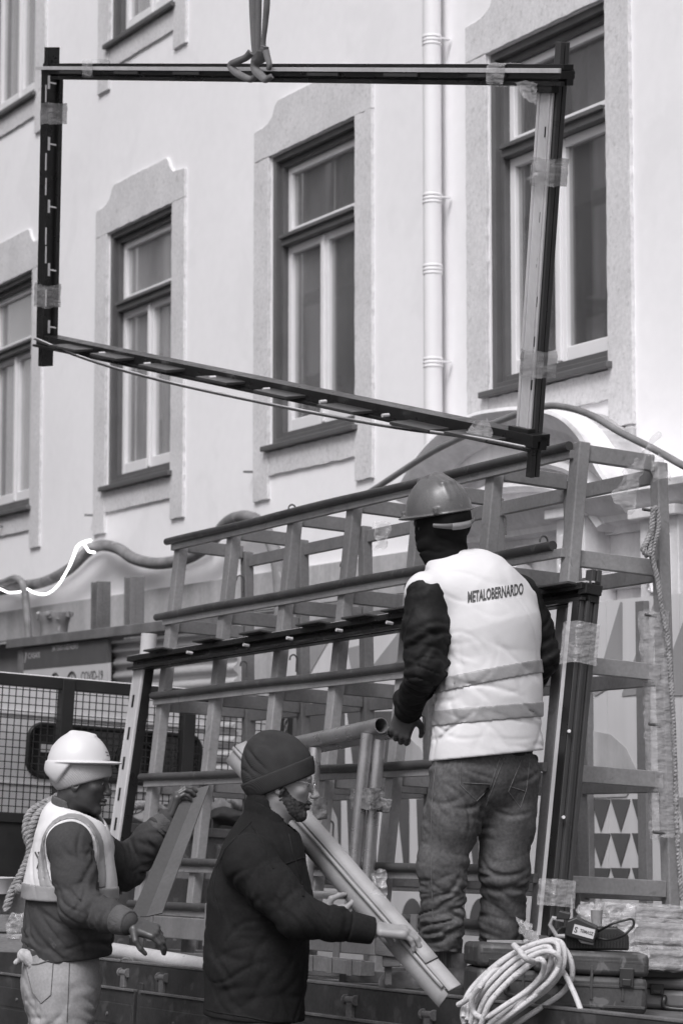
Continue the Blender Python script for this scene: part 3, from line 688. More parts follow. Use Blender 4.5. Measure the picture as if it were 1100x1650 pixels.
# top bar
eT = (hTL-hTR).normalized(); eB = (hBL-hBR).normalized(); eR = (hTR-hBR).normalized(); eL = (hTL-hBL).normalized()
a = MB()
p, q = hTR-eT*.06, hTL+eT*.06
a.beam(p, q, E3*.030, eR*.014); a.beam(p+eR*.026, q+eR*.026, E3*.022, eR*.010); a.beam(p-eR*.024-E3*.012, q-eR*.024-E3*.012, E3*.014, eR*.012)
a.beam(p+E3*.020-eR*.030, q+E3*.020-eR*.030, E3*.008, eR*.008)
a.build('top_bar', profdk, HF, bevel=.0015)
a = MB(); a.beam(p+E3*.034+eR*.014, q+E3*.034+eR*.014+eT*.05, E3*.004, eR*.008); a.build('top_strip', profal, HF, bevel=.001)
a = MB()
L_ = (q-p).length
for i in range(7): c = p+eT*(.30+i*.53); a.beam(c+E3*.036-eR*.004, c+eT*.22+E3*.036-eR*.004, E3*.004, eR*.006)
a.build('glazing_clip', profgr, HF)
# left post
p, q = hBL-eL*.12, hTL+eL*.11
a = MB(); a.beam(p+eT*.012, q+eT*.012, E3*.03, eT*.020); a.beam(p-eT*.022+eL*.12, q-eT*.022-eL*.12, E3*.038, eT*.010); a.beam(p-eT*.040+eL*.12-E3*.02, q-eT*.040-eL*.12-E3*.02, E3*.010, eT*.012)
a.beam(p+eL*.1+E3*.02+eT*.05, q-eL*.12+E3*.02+eT*.05, E3*.006, eT*.016)
a.build('left_post', profdk, HF, bevel=.0015)
a = MB()
for y in (133, 232, 333, 435, 527):
    a = MB(); c = hx(84, y, .045); a.beam(c-T2*.018, c+T2*.018, E3*.003, eL*.003); a.beam(c-T2*.016-eL*.03, c-T2*.016+eL*.03, E3*.003, T2*.003); a.build('fixing_screw', profal, HF)
a = MB()
for y in (150, 260, 300, 380, 410, 480): c = hx(74, y, .047); a.beam(c-eL*.04, c+eL*.04, E3*.002, eT*.004)
a.build('slot', profal, HF)
# right post: pale slotted face, dark double section behind
p, q = hBR+eR*.02, hTR-eR*.06
a = MB(); a.beam(p+eT*.045+E3*.003, q+eT*.048+E3*.003, E3*.004, eT*.042); a.beam(p+eT*.020+E3*.009, q+eT*.020+E3*.009, E3*.003, eT*.005); a.beam(p+eT*.075+E3*.009, q+eT*.080+E3*.009, E3*.003, eT*.006)
rp = a.build('right_post_face', profal, HF, bevel=.0015)
a = MB(); p, q = hBR-eR*.13, hTR+eR*.11
a.beam(p+eT*.010-E3*.012, q+eT*.010-E3*.012, E3*.0085, eT*.016); a.beam(p+eT*.010-E3*.034, q+eT*.010-E3*.034, E3*.0085, eT*.016)
a.beam(p+eR*.14+eT*.05-E3*.022, q-eR*.14+eT*.05-E3*.022, E3*.018, eT*.05)
a.build('right_post', profgr, HF, bevel=.002)
for (x, y) in ((879, 212), (871, 350), (867, 418), (866, 428), (863, 486), (859, 550), (855, 620)):
    a = MB(); c = hx(x, y, .0078); a.beam(c-eR*(.006 if y in (418, 428) else .018), c+eR*(.006 if y in (418, 428) else .018), E3*.0008, eT*.007); a.build('drain_slot', black, rp)
a = MB()
a = MB(); a.obox(hTR-eR*.045+E3*.008+eT*.05, E3*.018, eT*.058, eR*.016); a.obox(hBR+eR*.03+E3*.008+eT*.05, E3*.018, eT*.058, eR*.018)
a.obox(hTR-E3*.010-eT*.02, E3*.032, eT*.02, eR*.022); a.obox(hBR-E3*.01-eT*.02, E3*.030, eT*.02, eR*.022)
a.build('corner_block', profdk, HF, bevel=.003)
# bottom bar
p, q = hBR-eB*.05, hBL+eB*.05
a = MB(); a.beam(p+eR*.02, q+eL*.02, E3*.034, eR*.012); a.beam(p-E3*.015, q-E3*.015, E3*.014, eR*.026); a.beam(p+E3*.022+eR*.0, q+E3*.022+eL*.0, E3*.012, eR*.014); a.beam(p+E3*.045-eR*.02, q+E3*.045-eL*.02, E3*.008, eR*.006); a.beam(p-E3*.036+eR*.01, q-E3*.036+eL*.01, E3*.006, eR*.022)
a.build('bottom_bar', profdk, HF, bevel=.0015)
for (x, y) in ((120, 560), (185, 574), (265, 592), (360, 612), (455, 634), (560, 658), (680, 686), (770, 702)):
    c = hx(x, y, .065); a = MB(); a.obox(c+E3*.01, eB*.125, E3*.052, eR*.006); a.build('spacer_plate', profgr, HF, bevel=.002)
a = MB()
for (x, y) in ((165, 569), (238, 586), (343, 608), (430, 627), (521, 647), (622, 669)):
    a = MB(); c = hx(x, y, .075); a.tube([c-E3*.012, c+E3*.018], .0075, 8); a.build('stud', profal, HF)
a = MB(); a.tube(spline([hx(x, y, .11) for x, y in ((57, 546), (120, 572), (190, 595), (290, 621), (400, 645), (520, 669), (640, 690), (760, 706), (845, 722))], 8), .010, 8, squash=(eR, .45))
a.build('sagging_strip', profgr, HF, smooth=True)
a = MB(); a.tube(spline([hx(x, y, .116)+eR*.006 for x, y in ((57, 546), (120, 572), (190, 595), (290, 621), (400, 645), (520, 669), (640, 690), (760, 706), (845, 722))], 8), .0035, 6)
a.build('strip_edge', profal, HF, smooth=True)
# tape and film round the bars
for (p_, q_, wv, hv) in ((hx(87, 165), hx(86, 199), E3*.046, eT*.062), (hx(77, 457), hx(76, 494), E3*.046, eT*.062), (hx(886, 254, -.01), hx(883, 299, -.01), E3*.036, eT*.066), (hx(868, 563, -.01), hx(866, 606, -.01), E3*.036, eT*.066)):
    a = MB(); wrap(a, p_, q_, wv, hv, .003); a.build('tape_wrap', filmd, HF, smooth=True)
for (x, y) in ((155, 110), (814, 120)):
    a = MB(); c = hx(x, y, .0)
    wrap(a, c-eT*.05+eR*.0, c+eT*.05-eR*.0, E3*.045, eR*.040, .002); a.build('tape_band', film, HF, smooth=True)
a = MB(); c = [hx(830, 132, .03), hx(868, 132, .03), hx(862, 168, .03), hx(848, 160, .03)]; crumple(a, c, 14, 14, .006, E3, .004); a.build('loose_film', film, HF, smooth=True)
a = MB(); c = [hx(745, 702, .08), hx(800, 712, .08), hx(785, 674, .05), hx(762, 682, .05)]; crumple(a, c, 18, 14, .008, E3, .006); a.build('torn_film', film, HF, smooth=True)
a = MB(); c = [hx(848, 290, .06), hx(866, 284, .06), hx(866, 276, .06), hx(850, 284, .06)]; crumple(a, c, 8, 6, .003, E3, .002); a.build('tape_tail', film, HF, smooth=True)
# sling
def ribbon(mb, pts, wds, th, face, n=8):
    pts = spline(pts, n); m = len(pts); vs = []; fs = []
    for i, p in enumerate(pts):
        t = (pts[min(i+1, m-1)]-pts[max(i-1, 0)]).normalized(); x = i/(m-1)*(len(wds)-1); k = int(min(x, len(wds)-2)); wd = wds[k]+(wds[k+1]-wds[k])*(x-k)
        s_ = face.cross(t).normalized(); f_ = t.cross(s_).normalized()
        cv = [(-1, -.6), (-.5, .5), (0, .9), (.5, .5), (1, -.6), (.5, -.9), (0, -.6), (-.5, -.9)]
        vs += [p+s_*wd*u_+f_*th*v_ for u_, v_ in cv]
    for i in range(m-1):
        for k in range(8): fs.append((i*8+k, i*8+(k+1) % 8, (i+1)*8+(k+1) % 8, (i+1)*8+k))
    fs += [tuple(range(8)), tuple((m-1)*8+k for k in range(8))]
    mb.add(vs, fs)
fc = (EYE-hx(415, 115)).normalized()
SL = thing('lifting_sling', hx(415, 130), 'grey webbing lifting sling choked round the top bar of the hanging frame', 'sling')
for pts, wds in (([(409, -60), (409, 0), (411, 60), (412, 84), (410, 100)], [.020, .020, .017, .016]), ([(417, -60), (417, 0), (416, 60), (416, 90)], [.012, .012, .011]), ([(430, -60), (430, 0), (427, 40), (424, 72), (426, 95)], [.013, .013, .010, .014])):
    a = MB(); ribbon(a, [hx(x, y, .0) for x, y in pts], wds, .004, fc); a.build('strap', sling, SL, smooth=True)
for pts, wds in (([(404, 84), (396, 92), (381, 99), (372, 105), (379, 115), (392, 123), (404, 127), (412, 122)], [.016, .014, .016, .015, .014, .012]),
                 ([(427, 74), (423, 88), (412, 100), (411, 110), (418, 119), (428, 127), (438, 122)], [.014, .026, .018, .018, .016, .010]), ([(428, 80), (431, 92), (434, 104), (432, 112)], [.014, .012, .010])):
    a = MB(); ribbon(a, [hx(x, y, .065) for x, y in pts], wds, .006, fc); a.build('choke_loop', sling, SL, smooth=True)

# ------------------------------------------------------------------ second frame leaning on the rack
Q0 = R(0, bf(0)-.085, 0); Q1 = R(0, bf(1.7)-.085, 1.7); G2 = (Q1-Q0).normalized(); G3 = T1.cross(G2).normalized()
if G3.dot(EYE-Q0) < 0: G3 = -G3
def gx(x, y, off=0.): return hit(x, y, Q0+G3*off, G3)
LF = thing('leaning_window_frame', gx(560, 1500), 'black aluminium frame leaning against the front rails of the rack', 'window frame')
gTL, gTR, gBR, gBL = gx(226, 1066), gx(945, 952), gx(893, 1500), gx(172, 1440)
gt = (gTL-gTR).normalized(); gr = (gTR-gBR).normalized(); gl = (gTL-gBL).normalized()
p, q = gTR-gt*.03, gTL+gt*.06
a = MB(); a.beam(p+gr*.01, q+gr*.01, G3*.045, gr*.012); a.beam(p-gr*.022-G3*.01, q-gr*.022-G3*.01, G3*.020, gr*.02); a.beam(p-gr*.035+G3*.03, q-gr*.035+G3*.03, G3*.010, gr*.006)
a.beam(p+gr*.028-G3*.02, q+gr*.028-G3*.02, G3*.012, gr*.006)
a.build('top_bar', profdk, LF, bevel=.0015)
a = MB(); a.beam(p+gr*.026+G3*.02, q+gr*.026+G3*.02+gt*.04, G3*.006, gr*.003); a.beam(p+gr*.03-G3*.008, q+gr*.03-G3*.008, G3*.005, gr*.003); a.build('top_strip', profal, LF)
for (x, y) in ((255, 1052), (335, 1037), (412, 1025), (505, 1011), (580, 1000), (645, 988), (900, 950)):
    c = gx(x, y, .05)+gr*.012; a = MB(); a.obox(c, gt*.10, G3*.034, gr*.0045); a.build('spacer_plate', profgr, LF, bevel=.002)
a = MB()
for (x, y) in ((306, 1050), (397, 1038), (467, 1027), (547, 1014), (628, 1002)): c = gx(x, y+2, .06); a.tube([c-G3*.012, c+G3*.016], .007, 8)
a.build('stud', profal, LF)
a = MB(); a.beam(gBL, gTL, G3*.006, gt*.055); a.beam(gBL-gt*.045+G3*.005, gTL-gt*.045+G3*.005, G3*.003, gt*.004); a.beam(gBL+gt*.045+G3*.005, gTL+gt*.045+G3*.005, G3*.003, gt*.004)
lp = a.build('left_post_face', profal, LF, bevel=.0015)
a = MB(); a.beam(gBL-gt*.035-G3*.03, gTL-gt*.035-G3*.03, G3*.024, gt*.018); a.build('left_post', profdk, LF, bevel=.0015)
a = MB()
for (x, y) in ((214, 1130), (207, 1182), (199, 1230), (192, 1280), (186, 1328)): c = gx(x, y, .0075); a.beam(c-gl*.03, c+gl*.03, G3*.0008, gt*.010)
a.build('drain_slot', black, lp)
p, q = gBR-gr*.02, gTR-gr*.04
a = MB(); a.beam(p+gt*.04+G3*.032, q+gt*.04+G3*.032, G3*.003, gt*.014); a.build('right_post_edge', profal, LF, bevel=.001)
a = MB(); q2 = gTR+gr*.075
for k, (o, wd, dp) in enumerate(((.026, .009, .012), (.008, .007, .0), (-.010, .008, .010), (-.030, .009, -.004))):
    a.beam(p-G3*0+G3*o, (q2 if k > 1 else q)+G3*o, G3*wd, gt*(.03-abs(dp)))
a.build('right_post', profgr, LF, bevel=.002)
a = MB(); a.beam(p+gt*.004+G3*.017, q+gt*.004+G3*.017, G3*.022, gt*.02); a.build('right_post_core', profdk, LF)
a = MB()
for y in (1180, 1318): c = gx(906 if y < 1250 else 897, y, .03)-gt*.035; a.tube([c, c-gt*.02+G3*.01], .006, 8)
a.build('stud', profal, LF)
a = MB(); a.obox(gTR-gt*.02, G3*.034, gt*.024, gr*.018); a.build('corner_block', profdk, LF, bevel=.003)
for (p_, q_) in ((gx(937, 1005), gx(931, 1072)), (gx(898, 1418), gx(895, 1462))):
    a = MB(); wrap(a, p_, q_, G3*.050, gt*.050, .002); a.build('film_wrap', film, LF, smooth=True)
c = gx(238, 1052, .01); a = MB(); ax_ = Z3+T2*.08
a.tube([c-ax_*.01, c+ax_*.085], .038, 24); a.pipe(c+ax_*.085, c+ax_*.09, .038, .02)
tag(a.build('foam_roll', signw, smooth=True), 'short pale roll of tape standing on the corner of the leaning frame', 'roll')

# ------------------------------------------------------------------ film and rope on the right end of the rack
def ex(x, y, a_=-.05): return hit(x, y, R(a_, 0, 0), T1)
for nm, quad, lab in (('stretch_film', [(1046, 735), (1060, 728), (1078, 770), (1052, 776)], 'clear film crumpled over the top corner of the rack end'),
                      ('stretch_film', [(1002, 755), (1040, 735), (1018, 830), (985, 812)], 'torn clear film hanging from the rack top bar, widest piece'),
                      ('stretch_film', [(1040, 738), (1062, 700), (1056, 694), (1030, 732)], 'twisted tail of clear film standing up above the rack corner'),
                      ('stretch_film', [(602, 842), (632, 842), (622, 884), (602, 888)], 'frayed clear film hanging behind the helmet of the man on the truck')):
    a = MB(); crumple(a, [ex(x, y, -.06 if x > 700 else .9) for x, y in quad], 16, 18, .010, -T1, .012)
    tag(a.build(nm, film, smooth=True), lab, 'plastic film', 'scraps of film on the rack')
a = MB(); cp, cq = ex(1052, 985, 0), ex(1072, 1350, 0); wrap(a, cp, cq, T2*.045, T1*.04, .006, 60, 24)
tag(a.build('stretch_film', film, smooth=True), 'long sleeve of clear film wrapped down the rear end post of the rack', 'plastic film', 'scraps of film on the rack')
ropem = mat('twisted_rope', .26, .85, var=.35, scale=40, weave=60, bump=.4, bscale=90)
palerope = mat('pale_rope', .52, .8, var=.08, scale=20, spots=.6, spot_g=.2, spot_scale=90, weave=0, bump=.7, bscale=200, thr=.60)
def twist_rope(mb, path, r, pitch=.05, strands=3, seg=7):
    path = spline(path, 14); d = 0; fr = []; up = None
    for i, p in enumerate(path):
        t = (path[min(i+1, len(path)-1)]-path[max(i-1, 0)]).normalized()
        if up is None: up = t.orthogonal().normalized()
        up = (up-t*up.dot(t)).normalized(); fr.append((p, up, t.cross(up)))
    for s_ in range(strands):
        d = 0; pts = []
        for i, (p, u_, v_) in enumerate(fr):
            if i: d += (p-fr[i-1][0]).length
            t = 2*math.pi*(d/pitch+s_/strands); pts.append(p+(u_*math.cos(t)+v_*math.sin(t))*r*.5)
        mb.tube(pts, r*.58, seg)
a = MB(); twist_rope(a, [ex(x, y, -.07) for x, y in ((1052, 818), (1050, 850), (1042, 872), (1036, 885), (1044, 894), (1048, 870), (1050, 840), (1056, 818), (1060, 850), (1050, 892), (1058, 930), (1066, 980), (1076, 1040), (1082, 1120), (1086, 1200), (1089, 1290), (1093, 1390), (1099, 1450))], .0105, .04)
tag(a.build('tie_rope', ropem, smooth=True), 'twisted rope running down the right end post of the rack', 'rope')
# ------------------------------------------------------------------ tube trestle strapped to the rack
def tx(x, y, b=-.17): return hit(x, y, R(0, b, 0), T2)
TT = thing('tube_trestle', tx(590, 1440), 'shiny galvanised tube trestle taped upright to the rack front', 'trestle')
a = MB(); a.pipe(tx(614, 1169), tx(440, 1207), .030); a.build('top_tube', steel, TT, smooth=True)
a = MB(); a.pipe(tx(632, 1181, -.10), tx(470, 1212, -.10), .025); a.build('rear_tube', steel, TT, smooth=True)
a = MB(); a.tube([tx(592, 1182, -.19), tx(580, 1300, -.19), tx(566, 1450, -.19)], .025, 18); a.build('upright_tube', steel, TT, smooth=True)
a = MB(); a.tube([tx(612, 1192, -.15), tx(602, 1300, -.15), tx(590, 1450, -.15)], .023, 18); a.build('upright_tube', steel, TT, smooth=True)
a = MB(); a.tube([tx(508, 1205, -.17), tx(500, 1330, -.17), tx(492, 1450, -.17)], .025, 18); a.build('upright_tube', steel, TT, smooth=True)
tapeg = mat('grey_tape', .14, .4, var=.3, scale=30, bump=.8, bscale=60, bdist=.01, spec=.7)
for (x, y, w1) in ((592, 1288, .075), (505, 1303, .05)):
    a = MB(); wrap(a, tx(x, y-17, -.16), tx(x, y+17, -.16)+T3*.0, T1*w1, T2*.04, .004); a.build('tape', tapeg, TT, smooth=True)
a = MB(); c = [tx(570, 1276, -.20), tx(632, 1290, -.12), tx(628, 1311, -.12), tx(568, 1300, -.20)]; crumple(a, c, 20, 10, .004, -T2, .003); a.build('tape_tail', tapeg, TT, smooth=True, solid=.002)
# ------------------------------------------------------------------ smooth volumes for bodies and cloth
class Vol:
    def __init__(s, lo, hi, h):
        s.lo = np.array(lo, dtype=np.float64); s.h = h; s.n = np.ceil((np.array(hi)-s.lo)/h).astype(int)+1
        s.d = np.full(tuple(s.n), 1., dtype=np.float32); s.cut_k = .006
        s.ax = [s.lo[i]+h*np.arange(s.n[i]) for i in range(3)]
    def copy(s):
        c = Vol.__new__(Vol); c.lo = s.lo; c.h = s.h; c.n = s.n; c.ax = s.ax; c.d = s.d.copy(); c.cut_k = s.cut_k; return c
    def _app(s, fn, lo, hi, k, mode):
        i0 = np.clip(np.floor((np.array(lo)-s.lo)/s.h).astype(int), 0, s.n); i1 = np.clip(np.ceil((np.array(hi)-s.lo)/s.h).astype(int)+1, 0, s.n)
        if (i1 <= i0).any(): return s
        sl = tuple(slice(a, b) for a, b in zip(i0, i1))
        X = s.ax[0][sl[0]][:, None, None]; Y = s.ax[1][sl[1]][None, :, None]; Z = s.ax[2][sl[2]][None, None, :]
        v = fn(X, Y, Z); d = s.d[sl]
        if mode == 'sub': d2, v2 = -d, v
        elif mode == 'int': d2, v2 = -d, -v
        else: d2, v2 = d, v
        if k > 0:
            hh = np.clip(.5+.5*(v2-d2)/k, 0, 1); o = v2*(1-hh)+d2*hh-k*hh*(1-hh)
        else: o = np.minimum(d2, v2)
        s.d[sl] = o if mode == 'u' else -o
        return s
    def cone(s, a, b, r1, r2=None, k=.02, sq=None, mode='u'):
        a = np.array(a); b = np.array(b); r2 = r1 if r2 is None else r2; ab = b-a; L = max(ab@ab, 1e-9); pad = max(r1, r2)+k+.03
        def fn(X, Y, Z):
            px, py, pz = X-a[0], Y-a[1], Z-a[2]; t = np.clip((px*ab[0]+py*ab[1]+pz*ab[2])/L, 0, 1)
            vx, vy, vz = px-ab[0]*t, py-ab[1]*t, pz-ab[2]*t
            if sq is not None:
                n, f = np.array(sq[0]), sq[1]; e = (vx*n[0]+vy*n[1]+vz*n[2])*(f-1); vx = vx+n[0]*e; vy = vy+n[1]*e; vz = vz+n[2]*e
            return np.sqrt(vx*vx+vy*vy+vz*vz)-(r1+(r2-r1)*t)
        return s._app(fn, np.minimum(a, b)-pad, np.maximum(a, b)+pad, k, mode)
    def chain(s, pts, rs, k=.02, sq=None, mode='u'):
        for i in range(len(pts)-1): s.cone(pts[i], pts[i+1], rs[i], rs[i+1], k, sq, mode)
        return s
    def ell(s, c, r, axes=None, k=.015, mode='u'):
        c = np.array(c); r = np.array(r, dtype=float); A = np.array(axes) if axes is not None else np.eye(3); m = r.min(); pad = r.max()+k+.03
        def fn(X, Y, Z):
            p = (X-c[0], Y-c[1], Z-c[2]); q = 0
            for i in range(3): q = q+((p[0]*A[i][0]+p[1]*A[i][1]+p[2]*A[i][2])/r[i])**2
            q = np.sqrt(q); return (q-1)*m*np.minimum(1.0+.35*(r.mean()/m-1), 1.6)
        return s._app(fn, c-pad, c+pad, k, mode)
    def box(s, c, hf, axes, r=.005, k=.01, mode='u'):
        c = np.array(c); A = np.array(axes); hf = np.array(hf); pad = np.linalg.norm(hf)+k+.03
        def fn(X, Y, Z):
            p = (X-c[0], Y-c[1], Z-c[2]); o = 0; mx = None
            for i in range(3):
                q = np.abs(p[0]*A[i][0]+p[1]*A[i][1]+p[2]*A[i][2])-(hf[i]-r); o = o+np.maximum(q, 0)**2; mx = q if mx is None else np.maximum(mx, q)
            return np.sqrt(o)+np.minimum(mx, 0)-r
        return s._app(fn, c-pad, c+pad, k, mode)
    def cut(s, p, n, k=.004):   # keep the side the normal points away from
        p = np.array(p); n = np.array(n); n = n/np.linalg.norm(n)
        return s._app(lambda X, Y, Z: (X-p[0])*n[0]+(Y-p[1])*n[1]+(Z-p[2])*n[2], s.lo, s.lo+s.h*s.n, k, 'int')
    def off(s, o): s.d -= o; return s
    def minus(s, o, k=.003):
        hh = s.d; v = o.d; s.d = np.maximum(hh, -v); return s
    def inter(s, o): s.d = np.maximum(s.d, o.d); return s
    def disp(s, fn, w=.04):
        m = np.abs(s.d) < w; idx = np.argwhere(m); s.d[m] += fn(s.lo+idx*s.h).astype(np.float32); return s
    def mesh(s):
        d = s.d; ins = d < 0; c = np.zeros(tuple(np.array(d.shape)-1), dtype=np.int8)
        for i in (0, 1):
            for j in (0, 1):
                for k in (0, 1): c += ins[i:d.shape[0]-1+i, j:d.shape[1]-1+j, k:d.shape[2]-1+k]
        act = (c > 0) & (c < 8); idx = np.argwhere(act)
        if len(idx) == 0: return np.zeros((0, 3)), []
        sm = np.zeros((len(idx), 3)); ct = np.zeros(len(idx))
        cor = [(i, j, k) for i in (0, 1) for j in (0, 1) for k in (0, 1)]
        for a in cor:
            for ax in range(3):
                if a[ax]: continue
                b = list(a); b[ax] = 1
                da = d[idx[:, 0]+a[0], idx[:, 1]+a[1], idx[:, 2]+a[2]]; db = d[idx[:, 0]+b[0], idx[:, 1]+b[1], idx[:, 2]+b[2]]
                x = (da < 0) != (db < 0); t = np.where(x, da/np.where(x, da-db, 1), 0); p = np.tile(np.array(a, float), (len(idx), 1)); p[:, ax] += t
                sm += p*x[:, None]; ct += x
        V = s.lo+(idx+sm/ct[:, None])*s.h; mp = -np.ones(act.shape, dtype=np.int64); mp[act] = np.arange(len(idx)); F_ = []
        for ax in range(3):
            u, v = (ax+1) % 3, (ax+2) % 3; sl0 = [slice(None)]*3; sl1 = [slice(None)]*3; sl0[ax] = slice(0, -1); sl1[ax] = slice(1, None)
            A_, B_ = ins[tuple(sl0)], ins[tuple(sl1)]; e = np.argwhere(A_ != B_); ok = (e[:, u] > 0) & (e[:, v] > 0) & (e[:, u] < act.shape[u]) & (e[:, v] < act.shape[v]); e = e[ok]
            sg = A_[e[:, 0], e[:, 1], e[:, 2]]
            def g(du, dv):
                q = e.copy(); q[:, u] -= du; q[:, v] -= dv; return mp[q[:, 0], q[:, 1], q[:, 2]]
            Q = np.stack([g(0, 0), g(1, 0), g(1, 1), g(0, 1)], 1); Q[~sg] = Q[~sg][:, ::-1]; F_.append(Q)
        F_ = np.concatenate(F_); F_ = F_[(F_ >= 0).all(1)]
        return V, F_
def vbuild(name, vols, m, parent, smooth_it=2):
    V = []; F_ = []; o = 0
    for v in (vols if isinstance(vols, list) else [vols]):
        a, b = v.mesh(); V.append(a); F_.append(np.asarray(b)+o); o += len(a)
    V = np.concatenate(V); F_ = np.concatenate(F_); og = np.array(ORG[parent.name]); V = V-og
    me = bpy.data.meshes.new(name); me.vertices.add(len(V)); me.vertices.foreach_set('co', V.astype(np.float32).ravel())
    me.loops.add(len(F_)*4); me.loops.foreach_set('vertex_index', F_.astype(np.int32).ravel()); me.polygons.add(len(F_))
    me.polygons.foreach_set('loop_start', np.arange(0, len(F_)*4, 4, dtype=np.int32)); me.polygons.foreach_set('use_smooth', np.ones(len(F_), dtype=bool))
    me.update(calc_edges=True); me.validate()
    ob = bpy.data.objects.new(name, me); S.collection.objects.link(ob); me.materials.append(m); ob.parent = parent; ORG[ob.name] = ORG[parent.name].copy()
    if smooth_it:
        bm = bmesh.new(); bm.from_mesh(me)
        for _ in range(smooth_it): bmesh.ops.smooth_vert(bm, verts=bm.verts, factor=.5, use_axis_x=True, use_axis_y=True, use_axis_z=True)
        bm.to_mesh(me); bm.free()
    return ob
_rg = np.random.RandomState(3)
def pnoise(f, n=5, seed=0, aniso=None):      # smooth pseudo noise on points
    rg = np.random.RandomState(seed); K = rg.normal(size=(n, 3)); K /= np.linalg.norm(K, axis=1)[:, None]
    if aniso is not None: K = K*np.array(aniso)
    K *= f*rg.uniform(.7, 1.4, size=(n, 1)); ph = rg.uniform(0, 6.28, n)
    return lambda p: np.sin(p@K.T+ph).sum(1)/math.sqrt(n)
def folds(joints, base=.0015, bf_=35, seed=1):    # wrinkles: joints = [(centre, axis, reach, amplitude, wavelength)]
    n1 = pnoise(bf_, 5, seed); n2 = pnoise(8, 4, seed+5); n3 = pnoise(15, 5, seed+9); n4 = pnoise(17, 5, seed+13); n5 = pnoise(26, 5, seed+17); fs_ = []
    for q_, (c, ax, rc, am, wl) in enumerate(joints):
        c = np.array(c); ax = np.array(ax, float); ax /= np.linalg.norm(ax); rg = np.random.RandomState(seed*7+q_)
        K = ax[None, :]*rg.uniform(.35, 1.15, size=(7, 1))*rg.choice([-1, 1], size=(7, 1))+rg.normal(size=(7, 3))*.26
        fs_.append((c, rc, am, K*6.283/wl*.62, rg.uniform(0, 6.28, 7)))
    def fn(p):
        w = n2(p); w3 = n3(p); o = base*.6*n1(p)+base*.8*w3+base*1.7*np.exp(-((n4(p)+.3*w)/.22)**2)+base*1.2*np.exp(-((n5(p)+.4*w3)/.22)**2)
        for c, rc, am, K, ph in fs_:
            q = p-c; g = np.exp(-((q**2).sum(1)/(rc*rc))**1.3); s_ = np.sin(p@K.T+ph+1.1*w[:, None]).sum(1)/1.87
            o = o+am*g*(1.25*np.exp(-(s_/.42)**2)-.45)*(.7+.45*np.clip(w3, -1, 1))
        return o
    return fn
def creases(segs, seed=1):      # short cloth creases round limbs: segs = [(p, q, radius, count, depth, tilt)]
    rg = np.random.RandomState(seed); cs = []
    for p, q, r, n, am, tilt in segs:
        p, q = npv(p), npv(q); ax = q-p; ax /= np.linalg.norm(ax)
        for i in range(n):
            t = rg.uniform(0, 1); th = rg.uniform(0, 6.283); o1 = np.cross(ax, (.3, .9, .2)); o1 /= np.linalg.norm(o1); o2 = np.cross(ax, o1)
            rad = o1*math.cos(th)+o2*math.sin(th); c = p+(q-p)*t+rad*r; ta = np.cross(ax, rad); ti = rg.normal()*tilt
            nn_ = ax*math.cos(ti)+ta*math.sin(ti); tt = np.cross(nn_, rad); wd = rg.uniform(.0055, .0095)
            cs.append((c, nn_, tt, rad, wd, rg.uniform(.035, .075)*(r/.08), am*rg.uniform(.5, 1.15), rg.uniform(-6, 6)))
    def fn(x):
        o = np.zeros(len(x))
        for c, nn_, tt, rad, wd, L_, am, cv in cs:
            q = x-c; m = (np.abs(q) < .13).all(1)
            if not m.any(): continue
            q = q[m]; v = q@tt; s_ = q@nn_+cv*v*v; wn = np.exp(-(v/L_)**2-((q@rad)/.045)**2)
            o[m] += am*wn*(np.exp(-(s_/wd)**2)-.55*np.exp(-((s_-2.3*wd)/(1.5*wd))**2)-.3*np.exp(-((s_+2.3*wd)/(1.5*wd))**2))
        return o
    return fn
def npv(v): return np.array([v[0], v[1], v[2]])
def frame_of(f, u=(0, 0, 1)):
    f = Vector(f).normalized(); u = Vector(u); r = f.cross(u).normalized(); u = r.cross(f).normalized(); return r, f, u
def head(v, C, f, u=(0, 0, 1), neck=None, nose=1., lips=1., jaw=1., k=.012):
    r, f, u = frame_of(f, u); A = [npv(r), npv(f), npv(u)]
    def L(x, y, z): return npv(C+r*x+f*y+u*z)
    v.ell(L(0, -.012, .035), (.077, .099, .092), A, k=.02)
    v.ell(L(0, .032, -.035), (.062*jaw, .062, .080), A, k=.03)
    for s_ in (-1, 1):
        v.cone(L(.050*s_*jaw, .0, -.055), L(.015*s_, .074, -.098), .020, .016, k=.02)
        v.ell(L(.042*s_, .062, -.018), (.022, .020, .018), A, k=.02)
        v.ell(L(.078*s_, -.006, -.012), (.009, .019, .031), A, k=.006)
        v.ell(L(.082*s_, -.004, -.010), (.006, .011, .019), A, k=.003, mode='sub')
    v.ell(L(0, .080, -.098), (.020, .016, .016), A, k=.018)
    v.ell(L(0, .084, .024), (.050, .012, .012), A, k=.02)
    for s_ in (-1, 1): v.ell(L(.030*s_, .098, .004), (.017, .012, .011), A, k=.010, mode='sub')
    v.cone(L(0, .090, .012), L(0, .112*nose, -.028), .008, .012, k=.008); v.ell(L(0, .113*nose, -.028), (.0095, .0095, .009), A, k=.008)
    for s_ in (-1, 1): v.ell(L(.013*s_, .104*nose, -.033), (.008, .010, .008), A, k=.005)
    v.ell(L(0, .098, -.056), (.022, .010*lips, .0065), A, k=.005); v.ell(L(0, .097, -.070), (.020, .011*lips, .008), A, k=.005)
    v.cone(L(-.024, .108, -.0625), L(.024, .108, -.0625), .0022, k=.003, mode='sub')
    for s_ in (-1, 1):   # lids
        v.cone(L(.018*s_, .086, .009), L(.042*s_, .080, .008), .005, .0045, k=.004); v.cone(L(.018*s_, .086, -.002), L(.042*s_, .080, -.002), .0042, k=.004)
    if neck is not None: v.cone(L(0, -.018, -.05), npv(neck), .056, .062, k=.03)
    return L, A
